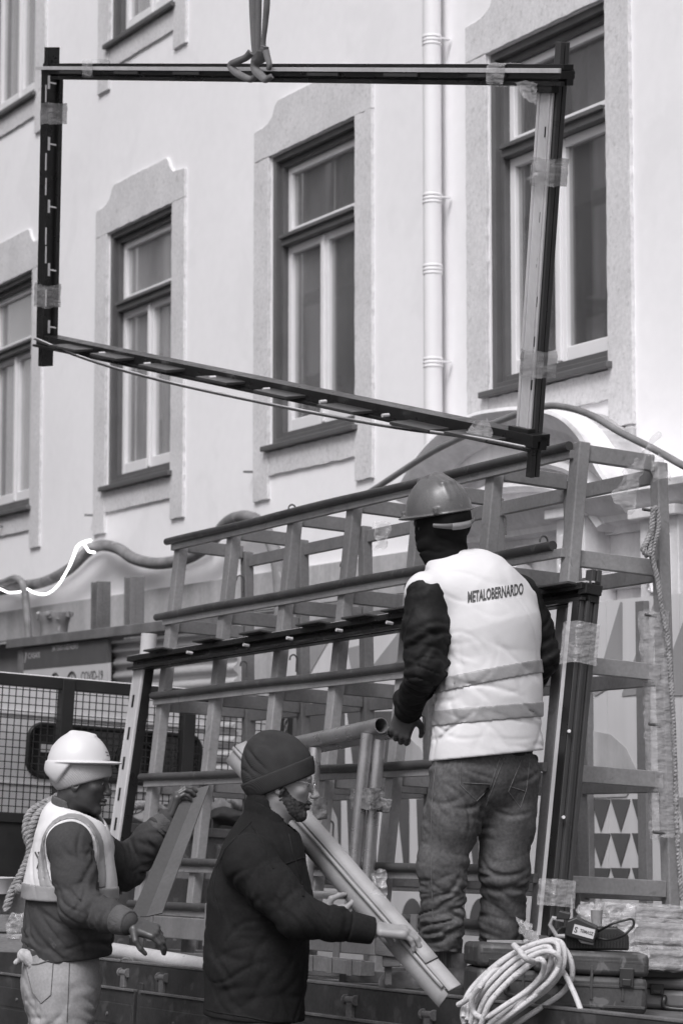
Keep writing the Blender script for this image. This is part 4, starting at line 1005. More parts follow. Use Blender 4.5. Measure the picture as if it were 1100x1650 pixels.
def hand(v, wrist, d, n, thumb_side, curls=(.5, .6, .6, .7), thumb=(.5, .3), sc=1., spread=.06, palm_bend=0.):
    # d: towards the fingers, n: the way the palm faces, thumb_side: +1/-1 along d x n
    d = Vector(d).normalized(); n = Vector(n); n = (n-d*n.dot(d)).normalized(); w_ = d.cross(n)*thumb_side; A = [npv(d), npv(w_), npv(n)]
    W = Vector(wrist)
    v.cone(npv(W-d*.05), npv(W+d*.01), .029*sc, .027*sc, k=.01, sq=(npv(n), 1.35))
    v.box(npv(W+d*.055*sc), (.046*sc, .040*sc, .0135*sc), A, r=.013*sc, k=.015)
    v.ell(npv(W+d*.035*sc+w_*.022*sc+n*.008), (.034*sc, .018*sc, .015*sc), A, k=.012)
    for i, (wo, bl, ln) in enumerate(((.030, .094, .072), (.0105, .099, .081), (-.0095, .097, .075), (-.0285, .088, .059))):
        p = W+d*bl*sc+w_*wo*sc; ang = 0; dirv = (d+w_*(wo*spread*30)*.1).normalized(); rr = (.0098, .0096, .0092, .0082)[i]*sc
        v.ell(npv(p-d*.002-n*.0045), (.012*sc, .0098*sc, .010*sc), A, k=.006)
        for j, fr in enumerate((.45, .30, .25)):
            ang += curls[i]*(1.0, 1.15, .7)[j]; dd = (dirv*math.cos(ang)+n*math.sin(ang)).normalized(); q = p+dd*ln*fr*sc
            v.cone(npv(p), npv(q), rr*(1-.06*j), rr*(1-.06*(j+1)), k=.0035); p = q
    p = W+d*.022*sc+w_*.030*sc; dd = (d*.62+w_*.72+n*thumb[0]).normalized(); q = p+dd*.042*sc; v.cone(npv(p), npv(q), .0145*sc, .0115*sc, k=.008)
    d2 = (d*.9+w_*(.35-thumb[1])+n*thumb[0]*1.2).normalized(); q2 = q+d2*.032*sc; v.cone(npv(q), npv(q2), .0108*sc, .0095*sc, k=.004)
    d3 = (d*1.+w_*(.05-thumb[1])+n*thumb[0]*1.2).normalized(); q3 = q2+d3*.024*sc; v.cone(npv(q2), npv(q3), .0095*sc, .0078*sc, k=.004)
def bbx(pts, pad):
    a = np.array([npv(p) for p in pts]); return a.min(0)-pad, a.max(0)+pad

# ------------------------------------------------------------------ cloth and skin
skin_l = mat('skin_light', .28, .5, var=.06, scale=30, fine=.06, bump=.12, bscale=300, bdist=.001)
skin_d = mat('skin_dark', .058, .42, var=.12, scale=25, fine=.08, bump=.12, bscale=300, bdist=.001, spec=.6)
skin_h = mat('skin_dark_hand', .06, .5, var=.15, scale=30, fine=.1)
beardm = mat('beard', .065, .95, var=.5, scale=120, bump=.8, bscale=420, bdist=.002, spec=.1)
eyem = mat('eye', .30, .2); irism = mat('iris', .01, .15)
jblack = mat('black_nylon', .0085, .7, spec=.25, var=.25, scale=12, bump=.35, bscale=25, bdist=.012, fine=.2)
fleece = mat('black_fleece', .0135, .95, var=.18, scale=9, bump=.5, bscale=420, bdist=.002, fine=.2, spec=.2)
sweat = mat('grey_sweatshirt', .055, .95, var=.12, scale=8, spots=.5, spot_g=.16, spot_scale=15, bump=.4, bscale=300, bdist=.002, fine=.1, thr=.72, spec=.2)
sweat2 = mat('dark_hoodie', .032, .95, var=.15, scale=8, bump=.4, bscale=300, bdist=.002, fine=.1, spec=.2)
denim = mat('denim', .08, .85, var=.42, scale=6, bump=.5, bscale=500, bdist=.001, fine=.25, spec=.25)
denimd = mat('denim_dark', .05, .85, var=.3, scale=8, bump=.5, bscale=400, bdist=.001, fine=.2)
seam = mat('seam_thread', .11, .8, var=.3, scale=90)
khaki = mat('pale_trousers', .27, .9, var=.16, scale=7, bump=.4, bscale=260, bdist=.0015, fine=.1, spots=.4, spot_g=.15, spot_scale=9, thr=.66)
vestw = mat('vest_cloth', .63, .8, var=.03, scale=9, bump=.25, bscale=28, bdist=.006, spec=.3)
vestw2 = mat('vest_cloth_worn', .62, .8, var=.12, scale=12, bump=.3, bscale=40, bdist=.004)
reflec = mat('reflective_tape', .27, .45, var=.10, scale=14, bump=.25, bscale=90, spec=.6)
wool = mat('dark_wool', .036, .95, var=.15, scale=20, weave=110, bump=.3, bscale=300, bdist=.002, spec=.2)
wooll = mat('pale_wool', .40, .95, var=.08, scale=20, weave=70, bump=.3, bscale=300, bdist=.002)
blackwool = mat('black_gaiter', .006, .95, var=.3, scale=20, bump=.4, bscale=60, spec=.2)
helmg = mat('grey_helmet', .105, .38, var=.13, scale=14, fine=.15, spots=.5, spot_g=.18, spot_scale=25, thr=.66)
helmw = mat('white_helmet', .60, .42, var=.02, scale=8, coat=.2)
bootm = mat('work_boot', .2, .75, var=.45, scale=20, bump=.5, bscale=70, spots=.4, spot_g=.2, spot_scale=25)
solem = mat('boot_sole', .03, .8, var=.3, scale=20); sockm = mat('sock', .12, .95, stretch=(30, 30, 1), var=.5, scale=6)
rimm = mat('spectacle_wire', .5, .2, metal=.8)

# ================================================================== the man standing on the truck
YA = 8.6
MA = thing('person', bedhit(740, 1600), 'person in grey hard hat and white safety vest standing on the truck, back turned', 'person')
fA = Vector((-.5, .866, 0)); rA = Vector((.866, .5, 0))
def pa(x, y, dy=0.): return P(x, y, YA+dy)
sc_ = pa(772, 955); shL = pa(690, 958, -.08); shR = pa(834, 962, .10); nk = pa(722, 912, .02)
spine = [pa(770, 955), pa(786, 1010), pa(788, 1110), pa(784, 1215)]
elL, wrL = pa(683, 1078, -.12), pa(657, 1143, .10); elR, wrR = pa(868, 1058, .12), pa(852, 1110, .32)
hpL, hpR = pa(738, 1240, -.05), pa(822, 1240, .05); knL, knR = pa(712, 1395, -.05), pa(812, 1400, .04); fL = bedhit(716, 1600); fR = onbed(P(806, 1500, 8.72))
anL = fL+Z3*.10; anR = fR+Z3*.10
# body: head and neck, core, hands
CA = pa(709, 843, .03); fh = Vector((-.50, .80, .34))
v = Vol(*bbx([CA, nk], .16), .0032); LA, AA = head(v, CA, fh, (0, 0, 1), nk)
core = Vol(*bbx([nk, elL, elR, fL, fR, wrR, wrL], .14), .009)
core.chain([npv(p) for p in spine], [.11, .14, .13, .14], k=.04, sq=(npv(fA), 1.4)); core.cone(npv(nk), npv(sc_), .06, .08, k=.04)
for s_, e_, w_ in ((shL, elL, wrL), (shR, elR, wrR)): core.chain([npv(s_), npv(e_), npv(w_)], [.05, .042, .03], k=.03); core.cone(npv(sc_), npv(s_), .06, .055, k=.03)
for h_, k_, a_ in ((hpL, knL, anL), (hpR, knR, anR)): core.chain([npv(h_), npv(k_), npv(a_)], [.085, .055, .038], k=.03)
hv = Vol(*bbx([wrL, wrL+Vector((-.05, .05, -.16))], .09), .0026)
hand(hv, wrL-Z3*.0, (-.30, .35, -.88), (.2, .9, .15), 1, curls=(.62, .72, .75, .8), thumb=(.55, .1), sc=1.05)
vbuild('body', [v, core, hv], skin_d, MA)
# gaiter and hat under the helmet
v = Vol(*bbx([CA, nk], .17), .004); v.ell(LA(0, -.014, .025), (.092, .112, .095), AA, k=.02); v.ell(LA(0, -.004, -.05), (.078, .090, .078), AA, k=.04)
v.cone(LA(0, -.02, -.07), npv(nk+Vector((0, 0, .02))), .075, .078, k=.03); v.ell(LA(0, .125, -.015), (.05, .05, .045), AA, k=.02, mode='sub')
v.disp(folds([(LA(0, -.05, -.09), (0, 0, 1), .12, .008, .045)], .0022, 40, 3)); vbuild('neck_gaiter', v, blackwool, MA)
uH = Vector((-.15, -.12, 1)).normalized(); rH, f2, uH = frame_of(Vector((fh.x, fh.y, .02)), uH); AH2 = [npv(rH), npv(f2), npv(uH)]
CH = CA+Z3*.030+Vector((-.006, 0, 0))
def LH(x, y, z): return npv(CH+rH*x+f2*y+uH*z)
v = Vol(*bbx([CH], .21), .003); v.ell(LH(0, -.005, .0), (.111, .131, .140), AH2, k=0)
for o, ww in ((-.022, .010), (.022, .010), (0, .012)):
    v.chain([LH(o*1.2, -.118, .05), LH(o, -.085, .105), LH(o*.9, -.02, .134), LH(o*.9, .05, .125), LH(o, .10, .08)], [.002, ww*.7, ww, ww*.8, .002], k=.012)
v.cut(LH(0, 0, .0), -AH2[2], k=.004)
br = Vol(*bbx([CH], .21), .003); br.ell(LH(0, .004, .004), (.120, .144, .010), AH2, k=0); br.ell(LH(0, .07, .0), (.085, .105, .011), AH2, k=.01)
v.d = np.minimum(v.d, br.d)
for an in (-2.5, -.7, 2.4): v.box(LH(.112*math.sin(an), -.132*math.cos(an)*1., .018), (.013, .008, .010), AH2, r=.003, k=.006)
hm = vbuild('helmet', v, helmg, MA, 1)
a = MB(); pts = [Vector(LH(.108*math.sin(t), -.02-.112*math.cos(t), -.012-.034*math.cos(t))) for t in [(-.95+1.9*i/16) for i in range(17)]]; ribbon(a, pts, [.007, .009, .012, .012, .009, .007], .003, -fh, 2)
a.build('head_band', mat('helmet_strap', .14, .5), hm, smooth=True)
a = MB(); pts = [Vector(LH(.112*math.sin(t), -.025-.112*math.cos(t), -.014-.034*math.cos(t))) for t in [(-.35+.7*i/8) for i in range(9)]]; ribbon(a, pts, [.012, .012], .004, -fh, 2)
a.build('adjuster', rackm, hm, smooth=True)
# jacket
JA = Vol(*bbx([nk, elL, elR, wrR, wrL, pa(784, 1200)], .17), .0052)
JA.chain([npv(p) for p in spine[:3]]+[npv(pa(785, 1190))], [.135, .172, .168, .175], k=.05, sq=(npv(fA), 1.38)); JA.cone(npv(nk-Z3*.02), npv(sc_), .068, .11, k=.05)
TA = JA.copy()
TA.cone(npv(sc_), npv(shL), .080, .066, k=.05); TA.cone(npv(sc_), npv(shR), .080, .064, k=.05)
JA = TA.copy()
JA.chain([npv(shL), npv(shL.lerp(elL, .5)), npv(elL), npv(wrL)], [.074, .077, .068, .046], k=.03); JA.chain([npv(shR), npv(shR.lerp(elR, .5)), npv(elR), npv(wrR)], [.078, .082, .070, .05], k=.03)
JA.cone(npv(wrL+Vector((0, -.01, .03))), npv(wrL), .052, .050, k=.01)
JA.disp(folds([(elL, (.5, 0, 1), .13, .006, .05), (shL.lerp(elL, .4), (.7, 0, 1), .12, .003, .07), (wrL+Z3*.06, (0, .2, 1), .07, .005, .03), (elR, (.2, 0, 1), .14, .006, .06), (shL, (1, 0, .4), .1, .005, .06)], .0022, 26, 11))
JA.disp(creases([(shL, elL, .082, 36, .006, .6), (elL, wrL, .066, 30, .006, .4), (shR, elR, .08, 18, .007, .5), (pa(720, 960), pa(735, 1120), .11, 12, .006, .8)], 3))
JA.cut(npv(wrL-Z3*.012), npv(Vector((-.1, .1, -1))) if False else (0, 0, -1), k=.004) if False else None
vbuild('jacket', JA, jblack, MA, 1)
# vest
V1 = Vol(*bbx([nk, pa(690, 1225, -.25), pa(880, 1225, .25)], .12), .0045)
V1.chain([npv(p) for p in spine[:3]]+[npv(pa(784, 1255))], [.135, .172, .172, .205], k=.05, sq=(npv(fA), 1.34)); V1.cone(npv(nk-Z3*.02), npv(sc_), .068, .11, k=.05)
V1.cone(npv(sc_), npv(shL), .080, .066, k=.05); V1.cone(npv(sc_), npv(shR), .080, .060, k=.05); V1.off(.016)
V1.chain([npv(pa(664, 962, -.17)), npv(pa(681, 1000, -.17)), npv(pa(693, 1055, -.17))], [.066, .090, .083], k=.01, mode='sub')
V1.chain([npv(pa(893, 930, .16)), npv(pa(905, 1000, .14)), npv(pa(905, 1055, .14))], [.05, .078, .075], k=.01, mode='sub')
V1.cone(npv(nk+Vector((-.02, .03, .02))), npv(nk+Vector((-.03, .02, .14))), .078, .09, k=.01, mode='sub')
V1.disp(folds([(pa(790, 1120, -.2), (.5, 0, 1), .15, .008, .09), (pa(730, 1185, -.2), (1, 0, -.6), .12, .011, .09), (pa(820, 1190, -.2), (.25, 0, 1), .13, .009, .08), (pa(720, 1110, -.2), (1, 0, .4), .08, .008, .05)], .0020, 14, 21))
V1.disp(creases([(pa(785, 1090), pa(784, 1215), .19, 22, .004, .9), (pa(780, 960), pa(785, 1080), .17, 6, .002, .9)], 8)); V1.cut(npv(pa(784, 1218)), (.10, 0, -1), k=.004); V1.cut(npv(pa(700, 930)), (-.9, .3, 2.0)) if False else None
vs = vbuild('safety_vest', V1, vestw, MA, 1)
for up, lo_, nn in ((pa(790, 1078), pa(790, 1101), (-.20, 0, 1)), (pa(790, 1138), pa(790, 1163), (-.09, 0, 1))):
    s_ = V1.copy().off(.006); s_.cut(npv(up), nn, 0); s_.cut(npv(lo_), (-nn[0], 0, -1), 0)
    s_.minus(V1.copy().off(-.004)); vbuild('reflective_stripe', s_, reflec, vs, 1)
# lettering on the vest back
def on_mesh(ob, x, y, lift=.0025):
    bv = _bv.setdefault(ob.name, BVHTree.FromObject(ob, bpy.context.evaluated_depsgraph_get())) if ob.name in _bv else _bv.setdefault(ob.name, BVHTree.FromObject(ob, bpy.context.evaluated_depsgraph_get()))
    o = ORG[ob.name]; d = ray(x, y).normalized(); h = bv.ray_cast(EYE-o, d); return (h[0]+o-d*lift) if h[0] is not None else None
_bv = {}
bpy.context.view_layer.update()
def print_on(ob, parent, txt, name, x0, y0, x1, y1, hgt, m, off=.01, lift=.0025, cond=1.):
    vs_, fs = text2d(txt, 1., off); wx = max(q.x for q in vs_); hy = max(q.y for q in vs_)
    bm = bmesh.new(); bv_ = [bm.verts.new((q.x, q.y, 0)) for q in vs_]
    for f_ in fs:
        try: bm.faces.new([bv_[i] for i in f_])
        except ValueError: pass
    bmesh.ops.triangulate(bm, faces=bm.faces)
    for _ in range(3):
        es = [e for e in bm.edges if e.calc_length() > .12]
        if es: bmesh.ops.subdivide_edges(bm, edges=es, cuts=1); bmesh.ops.triangulate(bm, faces=bm.faces)
    a = MB(); vv = []
    for q in bm.verts:
        t = q.co.x/wx; x = x0+(x1-x0)*t; y = y0+(y1-y0)*t-q.co.y/hy*hgt; vv.append(on_mesh(ob, x, y, lift))
    bm.verts.index_update(); ff = [tuple(l.index for l in f_.verts) for f_ in bm.faces if all(vv[l.index] is not None for l in f_.verts)]
    a.add([q if q is not None else Vector((0, 0, -50)) for q in vv], ff); bm.free()
    used = sorted(set(i for f_ in ff for i in f_)); rm = {i: n for n, i in enumerate(used)}; a.v = [a.v[i] for i in used]; a.f = [tuple(rm[i] for i in f_) for f_ in ff]
    return a.build(name, m, parent)
print_on(vs, vs, 'METALOBERNARDO', 'back_print', 753, 971, 843, 957, 18, ink, .030)
# jeans
def jeans(v, hl, hr, kl, kr, al, ar, waist, f_, r0=.125, rk=.082, ra=.068, sq=1.25):
    v.cone(npv(waist), npv((hl+hr)/2+Z3*.02), .150, .165, k=.04, sq=(npv(f_), sq))
    for h_, k_, a_ in ((hl, kl, al), (hr, kr, ar)):
        v.chain([npv(h_), npv(h_.lerp(k_, .5)), npv(k_), npv(k_.lerp(a_, .6)), npv(a_)], [r0, r0*.86, rk, ra*1.1, ra], k=.03)
JE = Vol(*bbx([hpL, hpR, fL, fR, pa(784, 1180)], .2), .0052)
jeans(JE, pa(742, 1250, -.05), pa(820, 1250, .05), knL, knR, pa(712, 1545, -.05), anR+Z3*.02, pa(784, 1195), fA, .112, .082, .066)
JE.cone(npv(pa(784, 1262, -.12)), npv(pa(776, 1320, -.1)), .012, .004, k=.02, mode='sub')
jj = [(knL, (.2, 0, 1), .13, .008, .055), (pa(712, 1470, -.05), (-.15, 0, 1), .13, .012, .05), (pa(712, 1520, -.05), (.1, 0, 1), .08, .010, .034), (knR, (-.3, 0, 1), .13, .008, .06), (pa(806, 1480, .04), (.25, 0, 1), .14, .012, .055), (anR+Z3*.06, (.1, 0, 1), .08, .010, .034),
      (pa(752, 1300, -.15), (1, 0, .9), .1, .004, .06), (pa(830, 1300, -.05), (-1, 0, .8), .1, .004, .06)]
JE.disp(folds(jj, .0026, 24, 31)); JE.disp(creases([(hpL, knL, .10, 16, .006, .5), (knL, pa(712, 1545, -.05), .075, 44, .0085, .45), (hpR, knR, .10, 16, .006, .5), (knR, anR, .08, 44, .010, .35)], 5)); JE.cut(npv(bedhit(716, 1606)+T3*.15), -npv(T3), k=.004)
je = vbuild('jeans', JE, denim, MA, 1)
bpy.context.view_layer.update()
def stitch(ob, parent, pts, m=seam, r=.0014, name='pocket_seam'):
    q = []
    for i in range(len(pts)-1):
        for k in range(7):
            t = k/6; p = on_mesh(ob, pts[i][0]+(pts[i+1][0]-pts[i][0])*t, pts[i][1]+(pts[i+1][1]-pts[i][1])*t, .0012)
            if p is not None: q.append(p)
    if len(q) > 2: a = MB(); a.tube(q, r, 6); a.build(name, m, parent, smooth=True)
for pts in ([(744, 1214), (741, 1265), (768, 1291), (790, 1268), (805, 1222)], [(746, 1262), (789, 1264)], [(840, 1225), (819, 1276), (838, 1302), (848, 1272), (853, 1228)], [(822, 1268), (848, 1276)],
            [(704, 1220), (697, 1270), (694, 1330), (694, 1400), (697, 1480)], [(812, 1222), (798, 1258), (782, 1300)]): stitch(je, je, pts)
# sock and boots
def boot(man, foot, d, L_=.29, tagp=True, h_=.17):
    d = Vector(d).normalized(); sd_ = d.cross(T3).normalized(); A = [npv(d), npv(sd_), npv(T3)]; heel = foot; v = Vol(*bbx([foot-d*.08, foot+d*(L_-.02)], .12)[0:2], .0042)
    v = Vol(npv(foot)-.33, npv(foot)+.33, .0045)
    v.cone(npv(foot+T3*.05-d*.02), npv(foot+T3*.045+d*.12), .046, .043, k=.02); v.cone(npv(foot+T3*.045+d*.12), npv(foot+T3*.04+d*.19), .044, .040, k=.02); v.ell(npv(foot+T3*.042+d*.19), (.055, .048, .042), A, k=.02)
    v.cone(npv(foot+T3*.06), npv(foot+T3*h_-d*.01), .050, .056, k=.02); v.cut(npv(foot+T3*(h_+.012)), npv(T3)); v.cut(npv(foot+T3*.012), -npv(T3))
    v.disp(folds([(foot+T3*.10+d*.04, (1, 0, .8), .07, .004, .025)], .001, 60, 5)); b_ = vbuild('boot', v, bootm, man)
    v = Vol(npv(foot)-.33, npv(foot)+.33, .0045); v.cone(npv(foot+T3*.01-d*.02), npv(foot+T3*.01+d*.18), .048, .050, k=.01); v.ell(npv(foot+T3*.01+d*.19), (.062, .052, .03), A, k=.01); v.cut(npv(foot+T3*.028), npv(T3)); v.cut(npv(foot+T3*.001), -npv(T3)); vbuild('boot_sole', v, solem, b_)
    a = MB()
    for i in range(5):
        c = foot+T3*(.088+.012*i)+d*(.115-.024*i); a.tube(spline([c-sd_*.03-T3*.004, c+T3*.008, c+sd_*.03-T3*.004], 4), .0035, 6)
    a.build('lace', wool, b_, smooth=True)
    return b_
boot(MA, bedhit(722, 1606), (-1, -.10, 0), h_=.135); boot(MA, fR, (-.35, .94, 0))
a = MB(); q = bedhit(722, 1606)+Z3*.10; a.tube([q, q+Z3*.05, q+Z3*.08], [.05, .048, .05], 20); a.build('sock', sockm, MA, smooth=True)

# ================================================================== the man in the dark beanie
YB = 8.12
MBn = thing('person', Vector((P(405, 1600, YB).x, YB, 0)), 'bearded person in dark beanie, glasses and black fleece jacket holding the pale panels', 'person')
def pb(x, y, dy=0.): return P(x, y, YB+dy)
fB = Vector((.93, .36, 0)).normalized(); rB = fB.cross(Z3)
CBd = pb(453, 1260, .02); fhB = Vector((.975, .05, -.15)); nkB = pb(430, 1340, .02)
v = Vol(*bbx([CBd, nkB], .16), .0029); LB, AB = head(v, CBd, fhB, (0, .0, 1), nkB, nose=1.05, jaw=.97)
hipB = pb(402, 1660, .02); spB = [pb(418, 1395, .03), pb(410, 1470, .02), pb(406, 1570, .02), hipB]
sR = pb(400, 1388, -.17); eR_ = pb(480, 1478, -.24); wR = pb(598, 1500, -.19); sL = pb(452, 1380, .22); eL_ = pb(480, 1478, .26); wL = pb(516, 1478, .06)
kR, kL = Vector((P(415, 1600, YB).x, YB-.12, .47)), Vector((P(400, 1600, YB).x, YB+.12, .47)); aR, aL = Vector((kR.x-.03, YB-.12, .09)), Vector((kL.x+.02, YB+.14, .09))
core = Vol(*bbx([nkB, eR_, eL_, wR, aR, aL, sL], .14), .009)
core.chain([npv(p) for p in spB], [.12, .12, .12, .12], k=.04); core.cone(npv(nkB), npv(spB[0]), .06, .09, k=.04)
for s_, e_, w_ in ((sR, eR_, wR), (sL, eL_, wL)): core.chain([npv(s_), npv(e_), npv(w_)], [.05, .042, .03], k=.03)
for s_ in (-1, 1): k_, a_ = ((kR, aR), (kL, aL))[s_ > 0]; core.chain([npv(hipB-rB*.09*s_), npv(k_), npv(a_)], [.09, .06, .04], k=.03)
hR = Vol(*bbx([wR, wR+Vector((.18, 0, -.05))], .09), .0026)
hand(hR, wR+Vector((.008, 0, .004)), (.97, .05, -.10), (-.02, .25, -.97), 1, curls=(.50, .46, .46, .50), thumb=(.9, .15), sc=1.06, spread=.02)
hL = Vol(*bbx([wL, wL+Vector((.1, 0, .1))], .11), .0026)
hand(hL, wL, (.85, -.05, .10), (-.1, .75, .6), 1, curls=(.78, .84, .86, .88), thumb=(.5, .5), sc=.95)
vbuild('body', [v, core, hR, hL], skin_l, MBn)
# beard
v = Vol(*bbx([CBd], .15), .0024); head(v, CBd, fhB, (0, 0, 1), None, nose=1.05, jaw=.97); v.off(.0018)
m_ = Vol(*bbx([CBd], .15), .0024)
for s_ in (-1, 1): m_.chain([LB(.074*s_, .010, -.030), LB(.066*s_, .030, -.072), LB(.035*s_, .085, -.088)], [.016, .026, .032], k=.02)
m_.ell(LB(0, .09, -.100), (.045, .030, .030), AB, k=.02); m_.ell(LB(0, .108, -.052), (.036, .018, .009), AB, k=.01)
m_.ell(LB(0, .105, -.068), (.016, .02, .008), AB, k=.006, mode='sub')
v.inter(m_); v.disp(lambda p: .0005*pnoise(500, 8, 4)(p), .02); vbuild('beard', v, beardm, MBn, 1)
def eyes(man, L, rr=.0112, y=.078):
    for s_ in (-1, 1):
        a = MB(); bmx = bmesh.new(); bmesh.ops.create_icosphere(bmx, subdivisions=3, radius=rr); c = Vector(L(.030*s_, y, .003)); a.add([q.co+c for q in bmx.verts], [tuple(x.index for x in f_.verts) for f_ in bmx.faces]); bmx.free()
        e_ = a.build('eye', eyem, man, smooth=True)
        a = MB(); f_ = (Vector(L(.03*s_, y+.1, -.01))-c).normalized(); a.tube([c+f_*(rr-.003), c+f_*(rr+.0004)], [.0062, .0055], 14); a.build('iris', irism, e_, smooth=True)
eyes(MBn, LB)
# spectacles
a = MB()
for s_ in (-1, 1): a.tube([Vector(LB(.032*s_+.021*math.cos(t), .108+.002*math.sin(t)-.10*abs(.02*math.cos(t)) , -.002+.019*math.sin(t))) for t in [i*math.pi/12 for i in range(24)]], .0011, 6, closed=True); a.tube([Vector(LB(.054*s_, .106, .006)), Vector(LB(.074*s_, .06, .010)), Vector(LB(.078*s_, -.01, .005))], .0012, 6)
a.tube(spline([Vector(LB(-.011, .110, .002)), Vector(LB(0, .114, .006)), Vector(LB(.011, .110, .002))], 4), .0011, 6)
gl = a.build('spectacles', rimm, MBn, smooth=True)
# beanie
rb, fb, ub = frame_of(fhB, (0, 0, 1)); ubn = (ub-fb*-.0).normalized(); nb_ = (ub*1.0-fb*.33).normalized() if False else (ub+fb*-.40).normalized()
v = Vol(*bbx([CBd+Z3*.05], .19), .0034); v.ell(LB(0, -.016, .045), (.089, .112, .112), AB, k=.02); v.ell(LB(0, -.060, .075), (.072, .072, .076), AB, k=.04); v.ell(LB(0, -.02, -.0), (.086, .106, .08), AB, k=.03)
full = v.copy()
v.disp(folds([(LB(.05, -.10, .06), npv(ub*.8+fb*.5), .06, .006, .05), (LB(.06, -.06, .11), npv(ub+fb), .05, .004, .05)], .001, 30, 8))
cutp = Vector(LB(0, .095, .022)); nb2 = (ub*1.0-fb*(-.30)).normalized(); nb2 = (ub*.93-fb*.0+fb*-.0).normalized(); nb2 = (ub+fb*.0).normalized()
back = Vector(LB(0, -.115, -.088)); frt = Vector(LB(0, .1, .040)); tl = (frt-back).normalized(); nb2 = rb.cross(tl).normalized(); 
if nb2.dot(ub) < 0: nb2 = -nb2
v.cut(npv(frt), -npv(nb2)); bn = vbuild('beanie', v, wool, MBn)
c_ = full.copy().off(.006); c_.cut(npv(frt), -npv(nb2), k=.004); c_.cut(npv(frt+nb2*.058), npv(nb2), k=.004); vbuild('beanie_cuff', c_, wool, bn)
# fleece jacket
V2 = Vol(*bbx([nkB+Z3*.05, eR_, eL_, wR, pb(300, 1640), pb(510, 1650)], .15), .0052)
V2.chain([npv(pb(424, 1385, .03)), npv(pb(418, 1450, .02)), npv(pb(412, 1540, .02)), npv(pb(408, 1665, .02))], [.150, .178, .172, .186], k=.06, sq=(npv(fB), 1.12))
V2.cone(npv(pb(425, 1345, .03)), npv(pb(418, 1400, .03)), .078, .12, k=.05)
V2.cone(npv(pb(420, 1385, .03)), npv(sR), .095, .082, k=.05); V2.cone(npv(pb(425, 1385, .03)), npv(sL), .095, .075, k=.05)
TB = V2.copy()
V2.chain([npv(sR), npv(sR.lerp(eR_, .5)), npv(eR_), npv(eR_.lerp(wR, .5)), npv(wR-Vector((.04, 0, 0)))], [.083, .078, .068, .055, .044], k=.025)
V2.chain([npv(sL), npv(eL_), npv(wL+Vector((-.03, .0, 0)))], [.075, .06, .045], k=.03)
V2.chain([LB(0, -.03, -.075), npv(pb(432, 1350, .02))], [.077, .090], k=.03)      # stand collar
V2.cut(LB(0, .0, -.088), npv(ub*1.0-fb*.42)) if False else None
V2.cone(npv(CBd-Z3*.05), LB(.0, .02, -.115), .085, .070, k=.006, mode='sub')
V2.disp(folds([(eR_, (1, 0, .6), .12, .006, .06), (sR.lerp(eR_, .4), (.8, 0, -.7), .11, .004, .06), (eR_.lerp(wR, .6), (1, 0, .25), .10, .004, .05), (pb(335, 1560, -.1), (.4, 0, 1), .12, .009, .09), (pb(400, 1590, -.15), (-.5, 0, 1), .14, .006, .10), (sR+Z3*.05, (1, 0, .8), .08, .003, .05), (pb(470, 1600, -.1), (.7, 0, 1), .1, .005, .09)], .0022, 18, 41))
V2.disp(creases([(sR, eR_, .078, 16, .004, .5), (eR_, wR, .058, 14, .004, .4), (pb(415, 1500), pb(408, 1640), .17, 20, .0055, .8), (pb(415, 1400), pb(412, 1500), .16, 10, .004, .8)], 9)); V2.cut(npv(pb(404, 1641)), (-.06, 0, -1), k=.006)
V2.cut(npv(wR+Vector((.006, 0, 0))), (1, 0, -.1)) if False else None
fj = vbuild('fleece_jacket', V2, fleece, MBn, 1)
c_ = Vol(*bbx([nkB, CBd], .16), .004); c_.chain([LB(0, -.028, -.09), npv(pb(434, 1352, .02))], [.080, .094], k=.02); c_.chain([LB(0, -.02, -.05), LB(0, .0, -.125), npv(pb(436, 1360, .02))], [.074, .070, .085], k=.006, mode='sub'); c_.cut(LB(0, -.0, -.098), npv(Vector((.60, 0, 1)))); vbuild('collar', c_, fleece, fj)
c_ = Vol(*bbx([wR], .13), .0036); d_ = (wR-eR_).normalized(); c_.cone(npv(wR-d_*.08), npv(wR+d_*.004), .050, .0435, k=0); c_.cut(npv(wR+d_*.006), npv(d_)); c_.cut(npv(wR-d_*.075), -npv(d_)); vbuild('cuff', c_, fleece, fj)
bpy.context.view_layer.update()
for pts in ([(352, 1400), (362, 1370), (385, 1345), (405, 1325)], [(362, 1372), (348, 1400), (344, 1440), (356, 1480)], [(405, 1330), (425, 1360), (440, 1400)], [(460, 1392), (480, 1385), (498, 1380)]): stitch(fj, fj, pts, fleece, .0022, 'seam')
stitch(fj, fj, [(466, 1345), (472, 1375), (486, 1420), (488, 1445)], jblack, .0035, 'zip'); stitch(fj, fj, [(313, 1622), (350, 1632), (400, 1640), (440, 1648)], jblack, .002, 'hem_seam')
JB = Vol(*bbx([hipB, aR, aL], .2), .007); jeans(JB, hipB+rB*.09-Z3*.04, hipB-rB*.09-Z3*.04, kR, kL, aR, aL, hipB+Z3*.08, fB, .115, .08, .07, 1.2)
JB.disp(folds([(hipB-Z3*.05, (.3, 0, 1), .2, .005, .05), (kR, (0, 0, 1), .12, .008, .05), (kL, (0, 0, 1), .12, .008, .05)], .002, 24, 3)); vbuild('jeans', JB, denimd, MBn)
T3s = T3; T3 = Z3
for a_ in (aR, aL): boot(MBn, Vector((a_.x, a_.y, .001)), fB)
T3 = T3s

